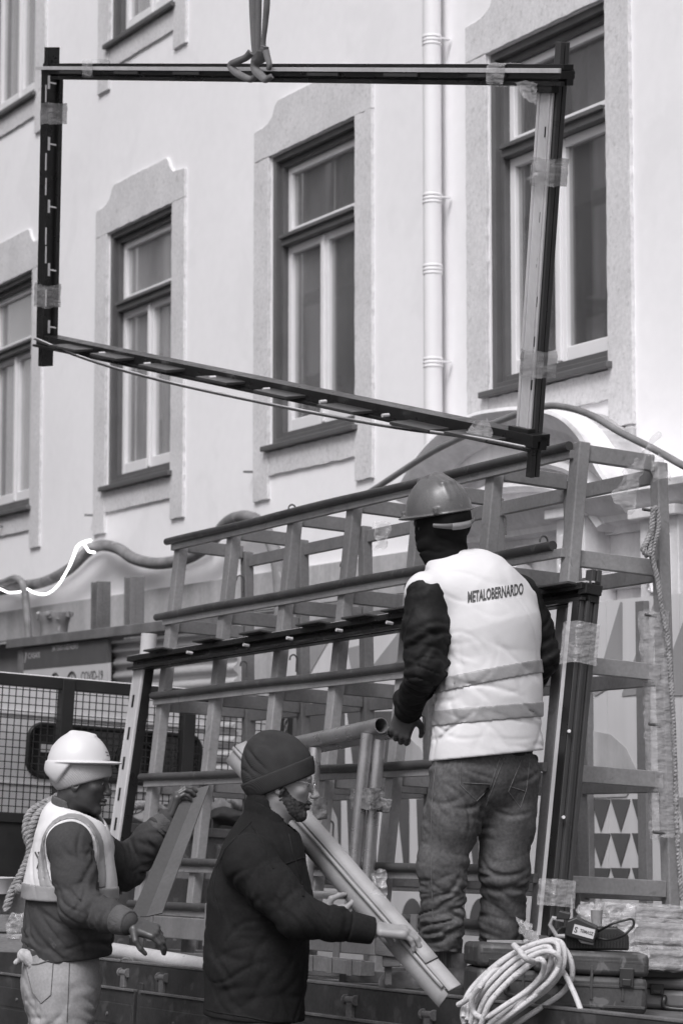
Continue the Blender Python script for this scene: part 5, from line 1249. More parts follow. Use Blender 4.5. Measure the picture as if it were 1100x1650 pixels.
# ================================================================== the man in the white helmet
YC = 9.2
MC = thing('person', Vector((P(105, 1600, YC).x, YC, 0)), 'person in a white hard hat over pale beanie holding a dark board upright', 'person')
def pc(x, y, dy=0.): return P(x, y, YC+dy)
fC = Vector((.95, .30, 0)).normalized(); rC = fC.cross(Z3)
CC = pc(131, 1257); fhC = Vector((.965, -.05, -.20)); nkC = pc(106, 1325, .02)
v = Vol(*bbx([CC, nkC], .16), .0029); LC, AC_ = head(v, CC, fhC, (0, 0, 1), nkC, nose=.97, lips=1.35, jaw=1.02)
hipC = pc(98, 1575, .02); sRc, eRc, wRc = pc(112, 1362, -.16), pc(128, 1462, -.22), pc(205, 1487, -.36); sLc, eLc, wLc = pc(152, 1370, .20), pc(200, 1402, .36), pc(270, 1322, .34)
kRc, kLc = Vector((hipC.x+.0, YC-.10, .48)), Vector((hipC.x-.02, YC+.12, .48)); aRc, aLc = Vector((hipC.x-.04, YC-.10, .09)), Vector((hipC.x-.03, YC+.13, .09))
spC = [pc(116, 1365, .02), pc(112, 1440, .02), pc(108, 1510, .02), hipC]
core = Vol(*bbx([nkC, eRc, wRc, eLc, wLc, aRc, aLc], .14), .009); core.chain([npv(p) for p in spC], [.11, .11, .10, .09], k=.04); core.cone(npv(nkC), npv(spC[0]), .058, .09, k=.04)
for s_, e_, w_ in ((sRc, eRc, wRc), (sLc, eLc, wLc)): core.chain([npv(s_), npv(e_), npv(w_)], [.05, .042, .03], k=.03)
for s_ in (-1, 1): k_, a_ = ((kRc, aRc), (kLc, aLc))[s_ > 0]; core.chain([npv(hipC-rC*.07*s_-Z3*.05), npv(k_), npv(a_)], [.07, .055, .04], k=.03)
hR = Vol(*bbx([wRc, wRc+Vector((.14, 0, -.1))], .09), .0026); hand(hR, wRc+Vector((.012, 0, 0)), (.80, -.1, -.32), (-.25, .5, -.75), -1, curls=(.38, .5, .6, .7), thumb=(.5, .1), sc=1.02, spread=.12)
hL = Vol(*bbx([wLc, wLc+Vector((.06, 0, .14))], .09), .0026); hand(hL, wLc+Vector((.004, 0, .004)), (.32, -.05, .92), (.9, .25, -.3), 1, curls=(.5, .62, .7, .75), thumb=(.6, -.1), sc=1.02)
vbuild('body', [v, core, hR, hL], skin_d, MC); eyes(MC, LC)
# pale beanie and hard hat
rc, fc_, uc = frame_of(fhC, (0, 0, 1))
back = Vector(LC(0, -.115, -.078)); frt = Vector(LC(0, .105, .034)); tl = (frt-back).normalized(); nc = rc.cross(tl).normalized()
if nc.dot(uc) < 0: nc = -nc
v = Vol(*bbx([CC+Z3*.05], .19), .0034); v.ell(LC(0, -.010, .042), (.090, .112, .098), AC_, k=.02); v.ell(LC(0, -.012, .01), (.088, .108, .08), AC_, k=.03); v.cut(npv(frt), -npv(nc)); vbuild('beanie', v, wooll, MC)
hc = CC+Z3*.050+Vector((-.004, 0, 0)); rh, fhh, uh = frame_of(Vector((1, -.05, -.02)), (0, 0, 1)); AHc = [npv(rh), npv(fhh), npv(uh)]
def LHc(x, y, z): return npv(hc+rh*x+fhh*y+uh*z)
v = Vol(*bbx([hc], .22), .003); v.ell(LHc(0, -.006, .0), (.102, .118, .130), AHc, k=0)
for o in (-.02, .02): v.chain([LHc(o, -.10, .065), LHc(o, -.03, .118), LHc(o, .05, .115)], [.002, .009, .002], k=.014)

lowf = v.copy(); v.cut(LHc(0, 0, .012), -npv(uh*1.0-fhh*.10), k=.004)
nape = Vol(*bbx([hc], .22), .003); nape.ell(LHc(0, -.006, -.01), (.110, .127, .10), AHc, k=0); nape.cut(LHc(0, 0, .018), npv(uh), 0); nape.cut(LHc(0, -.040, -.02), npv(fhh+uh*-.75), .012); nape.cut(LHc(0, -.10, -.050), -npv(uh*1.0+fhh*.75), k=.01)
v.d = np.minimum(v.d, nape.d)
bm_ = Vol(*bbx([hc], .22), .003); bm_.ell(LHc(0, .035, .014), (.108, .120, .0085), AHc, k=0); bm_.ell(LHc(0, .0, .014), (.112, .128, .010), AHc, k=.006); bm_.cut(LHc(0, -.09, 0), -AHc[1], k=.01); v.d = np.minimum(v.d, bm_.d)
hw = vbuild('hard_hat', v, helmw, MC, 1); bpy.context.view_layer.update()
for i, (x, y) in enumerate(((170, 1212), (174, 1213), (178, 1211), (172, 1217))): stitch(hw, hw, [(x, y), (x+3, y+1)], ink, .0018, 'small_print')
# sweatshirt
V3 = Vol(*bbx([nkC, eRc, wRc, eLc, wLc, pc(30, 1560), pc(190, 1560)], .15), .0052)
V3.chain([npv(pc(118, 1362, .02)), npv(pc(114, 1430, .02)), npv(pc(112, 1490, .02)), npv(pc(104, 1575, .02))], [.138, .160, .162, .165], k=.06, sq=(npv(fC), 1.08))
V3.cone(npv(pc(104, 1322, .02)), npv(pc(114, 1370, .02)), .074, .12, k=.05); V3.cone(npv(pc(116, 1362, .02)), npv(sRc), .09, .078, k=.05); V3.cone(npv(pc(120, 1362, .02)), npv(sLc), .09, .072, k=.05)
TC = V3.copy()
V3.chain([npv(sRc), npv(sRc.lerp(eRc, .5)), npv(eRc), npv(eRc.lerp(wRc, .6)), npv(wRc)], [.080, .080, .074, .056, .040], k=.025); V3.chain([npv(sLc), npv(eLc), npv(eLc.lerp(wLc, .6)), npv(wLc)], [.078, .076, .062, .042], k=.03)
V3.cone(npv(CC-Z3*.03), LC(0, .01, -.115), .085, .066, k=.006, mode='sub')
V3.disp(folds([(eRc, (.6, 0, 1), .12, .005, .045), (sRc.lerp(eRc, .5), (.2, 0, 1), .10, .002, .05), (eRc.lerp(wRc, .6), (1, 0, .3), .08, .005, .035), (eLc, (1, 0, -.7), .13, .006, .04), (wLc-Z3*.05, (.7, 0, -.9), .08, .005, .035), (pc(70, 1500, -.15), (1, 0, .8), .13, .008, .07), (pc(150, 1540, -.15), (.2, 0, 1), .12, .006, .06)], .0018, 20, 51))
V3.disp(creases([(sRc, eRc, .08, 30, .0055, .6), (eRc, wRc, .06, 34, .007, .35), (sLc, eLc, .075, 14, .008, .5), (eLc, wLc, .06, 34, .009, .35), (pc(112, 1450), pc(106, 1550), .16, 34, .008, .8)], 12)); V3.cut(npv(pc(105, 1548)), (.10, 0, -1), k=.006)
for w_, e_ in ((wRc, eRc), (wLc, eLc)):
    d_ = (w_-e_).normalized(); V3.cone(npv(w_-d_*.050), npv(w_-d_*.046), .052, .052, k=.004, mode='sub') if False else None
sw = vbuild('sweatshirt', V3, sweat, MC, 1)
cuffm = mat('sweatshirt_cuff', .085, .95, var=.2, scale=20, bump=.6, bscale=200)
for w_, e_ in ((wRc, eRc), (wLc, eLc)):
    d_ = (w_-e_).normalized(); c_ = Vol(*bbx([w_], .10), .004); c_.cone(npv(w_-d_*.055), npv(w_+d_*.010), .055, .046, k=0); c_.disp(lambda p: .0012*np.sin(np.arctan2((p-npv(w_))@npv(Z3), (p-npv(w_))@npv(Vector((0, 1, 0))))*34), .02); c_.cut(npv(w_+d_*.012), npv(d_)); c_.cut(npv(w_-d_*.050), -npv(d_)); vbuild('cuff', c_, cuffm, sw)
c_ = Vol(*bbx([nkC], .16), .004); c_.chain([LC(0, -.025, -.085), npv(pc(110, 1335, .02))], [.068, .084], k=.02); c_.cone(npv(CC-Z3*.03), LC(0, .01, -.12), .085, .064, k=.006, mode='sub'); c_.cut(LC(0, 0, -.088), npv(Vector((.35, 0, 1)))); vbuild('collar', c_, cuffm, sw)
# vest
W3 = TC.copy(); W3.off(.013)
W3.chain([npv(pc(116, 1345, -.28)), npv(pc(116, 1385, -.28)), npv(pc(126, 1412, -.28))], [.145, .166, .150], k=.01, mode='sub')
W3.chain([npv(pc(160, 1350, .36)), npv(pc(170, 1400, .36))], [.11, .11], k=.01, mode='sub')
W3.cone(npv(pc(122, 1290, .0)), npv(pc(150, 1345, .0)), .07, .05, k=.01, mode='sub')
W3.disp(folds([(pc(50, 1400, -.1), (1, 0, .3), .1, .005, .05)], .001, 20, 6)); W3.cut(npv(pc(110, 1448)), (.0, 0, -1), k=.004)
vc = vbuild('safety_vest', W3, vestw2, MC)
def band3(name, lo_, hi_, m, nrm):
    s_ = W3.copy().off(.006); s_.cut(npv(hi_), nrm, 0); s_.cut(npv(lo_), tuple(-x for x in nrm), 0); s_.minus(W3.copy().off(-.004)); vbuild(name, s_, m, vc, 0)
band3('reflective_stripe', pc(110, 1452), pc(110, 1426), reflec, (0.05, 0, 1))
# stripes curving round the armhole
s_ = W3.copy().off(.006); t2 = Vol(W3.lo, W3.lo+W3.h*(W3.n-1), W3.h)
t2.d = t2.d[:W3.n[0], :W3.n[1], :W3.n[2]]
t2.chain([npv(pc(116, 1345, -.28)), npv(pc(116, 1385, -.28)), npv(pc(126, 1412, -.28))], [.198, .220, .200], k=.01); t3 = Vol(W3.lo, W3.lo+W3.h*(W3.n-1), W3.h)
t3.chain([npv(pc(116, 1345, -.28)), npv(pc(116, 1385, -.28)), npv(pc(126, 1412, -.28))], [.153, .175, .158], k=.01)
s_.inter(t2); s_.minus(t3); s_.minus(W3.copy().off(-.004)); s_.cut(npv(pc(110, 1428)), (0, 0, -1), 0); vbuild('shoulder_stripe', s_, reflec, vc, 0)
bpy.context.view_layer.update()
for k in range(2): stitch(vc, vc, [(57+k*5, 1374), (64+k*5, 1388), (60+k*5, 1400)], ink, .004, 'print_mark')
# trousers with a rear pocket and a glove in it
K3 = Vol(*bbx([hipC, aRc, aLc], .2), .006); jeans(K3, hipC+rC*.075-Z3*.05, hipC-rC*.075-Z3*.05, kRc, kLc, aRc, aLc, hipC+Z3*.10, fC, .118, .09, .08, 1.15)
K3.disp(folds([(hipC-Z3*.15-Vector((.0, .12, 0)), (.6, 0, .5), .16, .007, .06), (kRc, (0, 0, 1), .12, .008, .05), (kLc, (0, 0, 1), .12, .008, .05)], .002, 22, 13)); K3.disp(creases([(hipC, kRc, .12, 40, .007, .7)], 4)); K3.off(.004); kt = vbuild('trousers', K3, khaki, MC)
bpy.context.view_layer.update(); stitch(kt, kt, [(40, 1552), (52, 1600), (66, 1618), (82, 1604), (86, 1546)], seam, .0018); stitch(kt, kt, [(40, 1556), (62, 1554), (86, 1546)], seam, .0025); stitch(kt, kt, [(112, 1552), (110, 1600), (108, 1648)], seam, .0018)
T3 = Z3
for a_ in (aRc, aLc): boot(MC, Vector((a_.x, a_.y, .001)), fC)
T3 = T3s
glov = mat('pale_glove', .42, .9, var=.15, scale=30, bump=.4, bscale=80)
g = Vol(*bbx([pc(45, 1545, -.1)], .12), .004); q = pc(46, 1546, -.06); g.cone(npv(q+Vector((.03, 0, -.02))), npv(q+Vector((-.02, -.01, .018))), .024, .020, k=.01); g.cone(npv(q+Vector((-.01, 0, .018))), npv(q+Vector((-.045, -.01, -.012))), .018, .010, k=.012); g.cone(npv(q+Vector((.0, -.01, .01))), npv(q+Vector((.03, -.01, -.04))), .02, .02, k=.01)
g.disp(folds([(q, (1, 0, .5), .06, .004, .02)], .001, 60, 2))
GT = thing('work_glove', q, 'pale work glove stuffed in the rear trouser pocket of the white helmeted man', 'glove'); vbuild('glove_cloth', g, glov, GT)
# ------------------------------------------------------------------ pale folded panels held by the bearded man
panelm = mat('pale_panel', .32, .55, var=.05, scale=8, spots=.2, spot_g=.3, spot_scale=20, fine=.04); panelg = mat('panel_web_shaded', .24, .55, var=.1, scale=6, fine=.05)  # web is the same sheet, its shade put into a darker tone
pA, pB = P(377, 1207, 8.72), P(722, 1602, 7.80)
ax = (pB-pA).normalized(); PN = thing('folded_panels', pB, 'bundle of pale folded sheet profiles sloping down across the bearded man', 'panels')
w1 = Vector((.033, .022, .024)); w1 -= ax*w1.dot(ax); w2 = Vector((-.028, .010, -.043)); w2 -= ax*w2.dot(ax); nn = ax.cross(w1).normalized()
if nn.z < 0: nn = -nn
L_ = (pB-pA).length
def sheetp(off, e0, e1, wv, lift, bow, m, name, t=.0035):
    a = MB(); g = []
    for i in range(25):
        u_ = e0+(e1-e0)*i/24; c = pA+ax*(L_*u_)+nn*(lift+bow*math.sin(u_*math.pi)+.0015*math.sin(u_*19+off*50)); g.append([c+wv*off, c+wv*(off+.5), c+wv*(off+1.)])
    a.sheet(g); return a.build(name, m, PN, solid=t, smooth=True)
sheetp(0, 0, .985, w1, 0, 0, panelm, 'lower_sheet'); sheetp(.06, .02, .80, w1, .005, .004, panelm, 'middle_sheet'); sheetp(.12, .0, .90, w1, .010, .008, panelm, 'upper_sheet'); sheetp(.05, .905, 1.0, w1, .010, .0, panelm, 'end_sheet')
sheetp(0, .0, 1.0, w2, -.002, 0, panelg, 'side_web')
sheetp(.0, .0, .98, w2*.22, .012, .004, panelm, 'edge_lip', .003)
a = MB(); c = P(612, 1420, 8.02); crumple(a, [c+Vector((-.03, 0, .035)), c+Vector((.02, 0, .04)), c+Vector((.015, 0, -.05)), c+Vector((-.025, 0, -.04))], 14, 14, .016, -Fv, .01)
tag(a.build('foil_scrap', film, smooth=True), 'crumpled scrap of clear film caught on the pale panels', 'plastic film')
# ------------------------------------------------------------------ dark angle board held by the man in the white helmet
q0, q1 = P(319, 1271, 9.58), P(236, 1478, 9.12); ab = (q1-q0).normalized()
brdm = mat('dark_board_shaded', .05, .6, var=.12, scale=5, fine=.1); brdm2 = mat('dark_board_lit', .085, .6, var=.12, scale=5, fine=.1)  # one board; shaded left and lit right face painted as two tones
DB = thing('dark_angle_board', q1, 'long dark V shaped board gripped at its upper end by the white helmeted man', 'board')
a = MB(); e = Vector((-.048, -.012, .0)); a.add([q0, q0+e*.95, q1+e*1.2, q1], [(0, 1, 2, 3)]); a.build('left_face', brdm, DB, solid=.004)
a = MB(); e = Vector((.048, -.028, .012)); a.add([q0, q0+e*.95, q1+e*1.25, q1], [(0, 1, 2, 3)]); a.build('right_face', brdm2, DB, solid=.004)
# ------------------------------------------------------------------ loose tubes on the truck
def sp_(x, y, b): return hit(x, y, R(0, b, 0), T2)
brt = mat('bright_tube', .60, .35, metal=.25, var=.15, scale=6, fine=.06)
a = MB(); a.pipe(sp_(120, 1522, BS+.10), sp_(420, 1573, BS+.10), .034, .004, 24); tag(a.build('steel_tube', brt, smooth=True), 'thick shiny steel tube lying along the truck edge between the two men', 'tube')
a = MB(); a.pipe(sp_(440, 1440, -.45), sp_(566, 1444, -.45), .014, .003, 16); tag(a.build('thin_tube', steel, smooth=True), 'thin bright tube end lying behind the arm of the bearded man', 'tube')
# ------------------------------------------------------------------ grey bin with ropes and rags at the front of the bed
binm = mat('grey_bin', .115, .65, var=.2, scale=5, spots=.5, spot_g=.25, spot_scale=20, fine=.12, streak=.2)
def kx(x, y, a_=3.72): return hit(x, y, R(a_, 0, 0), T1)
b0_, cT = loc(kx(186, 1330))[1:]; b1_ = loc(kx(412, 1338))[1]
BN = thing('metal_bin', R(3.95, (b0_+b1_)/2, CB), 'grey scratched metal bin with ribs behind the rack, heaped with rope and rags', 'bin')
a = MB()
for (ca, cb_, ha, hb_) in ((3.72, (b0_+b1_)/2, .012, (b1_-b0_)/2), (4.2, (b0_+b1_)/2, .012, (b1_-b0_)/2), (3.96, b0_, .24, .012), (3.96, b1_, .24, .012)): a.obox(R(ca, cb_, (cT+CB)/2), T1*ha, T2*hb_, T3*((cT-CB)/2))
a.obox(R(3.96, (b0_+b1_)/2, cT-.06), T1*.22, T2*((b1_-b0_)/2-.02), T3*.01)
bb2 = a.build('shell', binm, BN)
a = MB(); a.obox(R(3.70, (b0_+b1_)/2, cT-.01), T1*.018, T2*((b1_-b0_)/2+.01), T3*.022)
for x in (243, 312, 352): bq = loc(kx(x, 1400))[1]; a.obox(R(3.695, bq, (cT+CB)/2-.03), T1*.015, T2*.03, T3*((cT-CB)/2-.035))
a.build('rib', binm, bb2, bevel=.003)
ragm = mat('dark_rags', .05, .95, var=.5, scale=9, bump=.5, bscale=60); ragl = mat('pale_rags', .22, .95, var=.3, scale=9, bump=.5, bscale=60)
for k, (x, y, m_, rx, lab) in enumerate(((225, 1322, ragl, .09, 'pale rag bunched at the left end of the metal bin'), (290, 1316, ragm, .10, 'dark crumpled rag in the middle of the metal bin'), (345, 1322, ragm, .12, 'dark crumpled sheet heaped at the right of the metal bin'), (375, 1300, ragl, .08, 'small grey rag on top of the dark sheet in the bin'))):
    c = kx(x, y, 3.85); v = Vol(npv(c)-.2, npv(c)+.2, .007)
    for j in range(5): o = Vector((rag(rx), rag(.08), rag(.03))); v.ell(npv(c+o), (rx*.6, .06, .035), None, k=.02)
    v.disp(lambda p: .018*np.abs(pnoise(45, 6, k)(p))-.01, .06); t_ = thing('rag_heap', c-T3*.05, lab, 'rag', 'rags in the bin'); vbuild('cloth', v, m_, t_, 1)
a = MB(); twist_rope(a, [kx(x, y, 3.80) for x, y in ((195, 1312), (215, 1300), (240, 1298), (262, 1306), (275, 1322), (262, 1338), (236, 1345), (214, 1342), (200, 1352))], .022, .07)
tag(a.build('coiled_rope', ropem, smooth=True), 'thick grey rope lying over the left corner of the metal bin', 'rope')
# ------------------------------------------------------------------ hanging rope and timber behind the man in the white helmet
hq = lambda x, y, d=10.4: P(x, y, d)
a = MB(); twist_rope(a, [hq(*p) for p in ((94, 1283), (78, 1300), (60, 1315), (48, 1345), (48, 1375), (34, 1410), (18, 1440), (10, 1468))], .018, .06); twist_rope(a, [hq(x, y, 10.45) for x, y in ((96, 1285), (70, 1296), (48, 1312), (42, 1340), (50, 1368), (60, 1392))], .018, .06); twist_rope(a, [hq(x, y, 10.42) for x, y in ((92, 1290), (82, 1320), (64, 1345), (48, 1360))], .018, .06)
twist_rope(a, [hq(x, y, 10.3) for x, y in ((26, 1432), (40, 1434), (52, 1446), (60, 1452))], .02, .06)
tag(a.build('hanging_rope', ropem, smooth=True), 'pale twisted rope hanging in loops behind the white helmeted man', 'rope')
woodm = mat('timber', .17, .8, var=.25, scale=4, stretch=(1, 6, 6), fine=.15)
for k, (x0, x1, y, d, hh, lab, m_) in enumerate(((-70, 75, 1456, 10.6, .045, 'dark timber baulk, topmost in the pile at the left edge', hutm), (-70, 44, 1487, 10.5, .035, 'grey timber, second from the top in the pile at the left edge', woodm), (-70, 60, 1520, 10.35, .035, 'timber at the bottom of the pile at the left edge', woodm))):
    a = MB(); p, q = P(x0, y-2, d), P(x1, y+2, d); a.beam(p, q, Vector((0, .05, 0)), Z3*hh); tag(a.build('timber', m_, bevel=.004), lab, 'timber', 'timbers at the left edge')
a = MB(); c = P(-8, 1440, 10.5); a.tube([c-Z3*.0, c+Z3*.06, c+Z3*.065], [.075, .085, .09], 24); tag(a.build('white_tub', signw, smooth=True), 'white plastic tub on the timber pile at the left edge', 'tub')
a = MB(); c = [P(16, 1472, 10.3), P(44, 1470, 10.3), P(40, 1512, 10.3), P(8, 1514, 10.3)]; crumple(a, c, 14, 14, .012, -Fv, .01); tag(a.build('timber_film', film, smooth=True), 'clear film crumpled on the timbers at the left edge', 'plastic film')
# ------------------------------------------------------------------ small gear on the bed
def bp(x, y): return bedhit(x, y)
for k, (x0, y0, x1, y1, b, hh, lab, m_) in enumerate(((190, 1500, 585, 1522, BS+.50, .022, 'long grey steel channel lying on the bed behind the men', rackdk), (440, 1546, 592, 1562, BS+.22, .026, 'flat steel bar lying on the bed beside the work boot', hutm))):
    a = MB(); p, q = sp_(x0, y0, b), sp_(x1, y1, b); a.beam(p, q, T2*.03, T3*hh); a.beam(p+T3*(hh+.002)-T2*.02, q+T3*(hh+.002)-T2*.02, T2*.008, T3*.003)
    for i in range(5): c = p.lerp(q, .1+.2*i); a.beam(c-T2*.036+T3*.03, c-T2*.034-T3*.03, T1*.015, T2*.003)
    tag(a.build('steel_channel' if k == 0 else 'flat_bar', m_, bevel=.002), lab, 'steel bar')
a = MB(); c = P(630, 1525, 8.5); a.obox(c, Vector((.055, .0, -.006)), Vector((0, .04, 0)), Z3*.034); a.obox(c-Z3*.05, Vector((.03, 0, 0)), Vector((0, .03, 0)), Z3*.018); a.obox(c-Z3*.09-Vector((.01, 0, 0)), Vector((.012, 0, 0)), Vector((0, .012, 0)), Z3*.04)
tag(a.build('wooden_block', woodm, bevel=.004), 'pale wooden block on a small stand beside the work boot', 'block')
# ------------------------------------------------------------------ tool cases
casem = mat('worn_case', .045, .55, var=.35, scale=9, spots=.6, spot_g=.15, spot_scale=22, fine=.2, thr=.6); casel = mat('case_latch', .02, .4)
def case(c, yaw, hx_, hy_, hz_, lab, m_=casem, handle=True, ribs=True, up=None):
    X = Vector((math.cos(yaw), math.sin(yaw), 0)); X = (X-T3*X.dot(T3)).normalized(); Y = T3.cross(X)
    t = thing('tool_case', c, lab, 'tool case', 'tool cases on the truck bed')
    a = MB(); a.obox(c+T3*hz_*.62, X*hx_, Y*hy_, T3*hz_*.60); bod = a.build('shell', m_, t, bevel=.018, smooth=True)
    a = MB(); a.obox(c+T3*hz_*1.62, X*(hx_+.003), Y*(hy_+.003), T3*hz_*.38); a.build('lid', m_, t, bevel=.016, smooth=True)
    for s_ in (-1, 1):
        a = MB(); a.obox(c+X*hx_*.62*s_-Y*(hy_+.004)+T3*hz_*1.2, X*.022, Y*.008, T3*hz_*.32)
        a.obox(c+X*hx_*.62*s_-Y*(hy_+.012)+T3*hz_*1.05, X*.014, Y*.004, T3*hz_*.12); a.build('latch', casel, t, bevel=.003)
    if handle:
        a = MB(); z = hz_*.72; a.tube(spline([c-X*.055-Y*hy_+T3*z, c-X*.055-Y*(hy_+.03)+T3*z, c-X*.05-Y*(hy_+.034)+T3*(z-.03), c+X*.05-Y*(hy_+.034)+T3*(z-.03), c+X*.055-Y*(hy_+.03)+T3*z, c+X*.055-Y*hy_+T3*z], 5), .009, 10); a.build('handle', casel, t, smooth=True)
    if ribs:
        a = MB()
        for s_ in (-.28, 0, .28): a.obox(c+X*hx_*s_*2+T3*hz_*1.0-Y*(hy_+.001), X*.004, Y*.003, T3*hz_*.55)
        for z in (.25, .9, 1.7): a.obox(c+T3*hz_*z-Y*hy_, X*(hx_*.96), Y*.0035, T3*.004)
        a.build('rib', m_, bod, bevel=.001)
    return t
cB = onbed(P(946, 1640, 7.90)); cA = onbed(P(828, 1640, 8.08))
case(cA, .10, .145, .15, .098, 'scuffed black tool case with a carrying handle, left of the pair', casem, True)
case(cB, -.04, .172, .17, .094, 'scuffed dark tool case under the ribbed black charger', casem, False)
c3 = onbed(P(1098, 1622, 8.35)); case(c3, -.15, .13, .10, .055, 'small grey tool case at the right edge below the wrapped profiles', mat('grey_case', .13, .55, var=.2, scale=9, spots=.4, spot_g=.05, spot_scale=25), True, False)
# charger on the right case
X = Vector((1, -.05, 0)).normalized(); top = cB+T3*.19; Y = T3.cross(X)
CH_ = thing('battery_charger', top+X*.01, 'ribbed black battery charger resting on the right tool case', 'charger')
a = MB(); c = top+X*.005+T3*.035; a.prism([c-X*.118-T3*.035-Y*.09, c+X*.115-T3*.035-Y*.09, c+X*.112+T3*.012-Y*.09, c+X*.075+T3*.036-Y*.09, c-X*.105+T3*.036-Y*.09, c-X*.118+T3*.02-Y*.09], Y*.17)
a.build('housing', black, CH_, bevel=.006)
a = MB()
for i in range(22): a.obox(c+X*(-.10+.0095*i)-Y*.092-T3*.006, X*.0022, Y*.003, T3*.022)
for i in range(14): a.obox(c+X*(-.06+.010*i)+T3*.0365-Y*.045, X*.002+Y*.0008, Y*.025-X*.006, T3*.0015)
a.build('vent_rib', casel, CH_)
DR = thing('cordless_tool', top+X*-.05+T3*.07, 'cordless tool battery pack with a white label lying on the charger', 'power tool')
X2 = Vector((.90, -.12, -.24)).normalized(); Z2 = (Z3-X2*X2.z).normalized(); Y2 = Z2.cross(X2); c = P(932, 1497, 7.78)
a = MB(); a.prism([c+X2*x-Y2*.035+Z2*z for x, z in ((-.035, -.03), (.055, -.03), (.06, .0), (.055, .022), (-.015, .034), (-.04, .015))], Y2*.07); a.build('battery_body', casel, DR, bevel=.004)
a = MB(); a.obox(c-Y2*.0365+X2*.018-Z2*.002, X2*.033, Y2*.001, Z2*.015); lb = a.build('label', signw, DR)
a = MB(); text_on(a, 'S', c-Y2*.0385+X2*-.012-Z2*.011, X2, Z2, .024, .02); text_on(a, 'TEMASZ', c-Y2*.0385+X2*.006-Z2*.006, X2, Z2, .014, .02, width=.042); a.build('label_print', ink, lb)
a = MB(); a.tube([c+X2*x-Y2*.02+Z2*z for x, z in ((-.035, -.032), (-.06, -.038), (-.088, -.01), (-.085, .012), (-.05, .014))], .007, 8); a.tube([c+X2*x-Y2*.02+Z2*z for x, z in ((-.035, .016), (-.01, -.012), (.02, -.034), (.055, -.03))], .006, 8); a.build('guard', panelm, DR, smooth=True)
a = MB(); a.prism([c+X2*x-Y2*.03+Z2*z for x, z in ((-.075, .012), (-.035, .02), (-.035, .04), (-.07, .04))], Y2*.05); a.build('battery_grip', casel, DR, bevel=.003)
a = MB(); a.tube(spline([P(x, y, d) for x, y, d in ((962, 1502, 7.8), (985, 1490, 7.75), (1003, 1484, 7.75), (1018, 1482, 7.75), (1020, 1492, 7.75), (1005, 1507, 7.75), (985, 1514, 7.78), (965, 1513, 7.8), (900, 1500, 7.85), (880, 1520, 8.0), (862, 1545, 8.1))], 6), .004, 8)
tag(a.build('cord', casel, smooth=True), 'thin black cord looping beside the cordless tool', 'cord')
# grey sheet metal box on the left case
a = MB(); c = cA+T3*.215+X*.0+Y*.05; c = P(812, 1532, 8.2); a.obox(c, X*.058, Y*.05, T3*.03); a.obox(c+T3*.0315, X*.058, Y*.05, T3*.0012); tag(a.build('metal_box', rackm, bevel=.002), 'small plain grey metal box standing on the left tool case', 'box')
# wrapped profiles
bun = mat('wrapped_bundle', .34, .35, var=.35, scale=7, fine=.2, spots=.4, spot_g=.12, spot_scale=10, spec=.7, bump=.5, bscale=40, bdist=.01)
for k, (x0, y0, d0, x1, y1, d1, wz, wy, lab) in enumerate(((962, 1466, 8.5, 1170, 1476, 8.75, .020, .06, 'film wrapped pale profiles, topmost bundle at the right edge'), (985, 1498, 8.3, 1180, 1508, 8.5, .036, .06, 'film wrapped profile bundle, middle of the stack at the right edge'), (1002, 1542, 8.2, 1190, 1552, 8.4, .034, .06, 'film wrapped profile bundle, lowest of the stack at the right edge'))):
    p, q = P(x0, y0, d0), P(x1, y1, d1); ax_ = (q-p).normalized(); n_ = Vector((-ax_.y, ax_.x, 0)).normalized()
    t = thing('wrapped_profiles', p-Z3*.04, lab, 'profile bundle', 'film wrapped profile bundles')
    a = MB(); a.beam(p+ax_*.05, q, n_*wy, Z3*wz*.8); a.beam(p+ax_*.02-n_*wy*.9+Z3*wz*.5, q-n_*wy*.9+Z3*wz*.5, n_*.012, Z3*.006); a.beam(p+ax_*.03-n_*wy*.9-Z3*wz*.6, q-n_*wy*.9-Z3*wz*.6, n_*.014, Z3*.006); a.build('profile', bun, t, bevel=.004)
    a = MB(); wrap(a, p-ax_*.02, q, n_*(wy+.012), Z3*(wz+.006), .005, 50, 36); a.build('film_sleeve', film, t, smooth=True)
    a = MB(); crumple(a, [p-n_*wy-Z3*wz-ax_*.02, p+n_*wy-Z3*wz-ax_*.03, p+n_*wy+Z3*wz-ax_*.03, p-n_*wy+Z3*wz-ax_*.0], 14, 12, .014, -ax_, .015); a.build('crumpled_end', film, t, smooth=True)
a = MB(); p, q = P(1040, 1478, 8.9), P(1180, 1486, 9.1); a.beam(p, q, Vector((0, .05, 0)), Z3*.034); a.beam(p+Vector((.03, -.053, .012)), q+Vector((0, -.053, .012)), Vector((0, .002, 0)), Z3*.006); tag(a.build('black_profile', profdk, bevel=.002), 'black aluminium profile lying behind the wrapped bundles', 'profile')
a = MB(); p, q = P(940, 1585, 8.25), P(1180, 1590, 8.3); a.beam(p, q, Vector((0, .02, 0)), Z3*.008); 
a = MB(); p, q = P(1020, 1566, 8.3), P(1180, 1571, 8.4); a.beam(p, q, Vector((0, .09, 0)), Z3*.010); tag(a.build('black_board', black, bevel=.002), 'thin black board carrying the wrapped bundles', 'board')
a = MB(); c = [P(930, 1460, 8.45), P(968, 1458, 8.45), P(975, 1500, 8.3), P(940, 1500, 8.3)]; crumple(a, c, 16, 16, .02, -Fv, .012); tag(a.build('film_clump', film, smooth=True), 'clump of clear film behind the cordless tool', 'plastic film')
a = MB(); c = P(961, 1482, 8.25); a.tube([c-Z3*.035, c+Z3*.03], [.016, .02], 14); tag(a.build('grey_cup', rackm, smooth=True), 'small grey plastic tube standing in the film clump', 'tube')
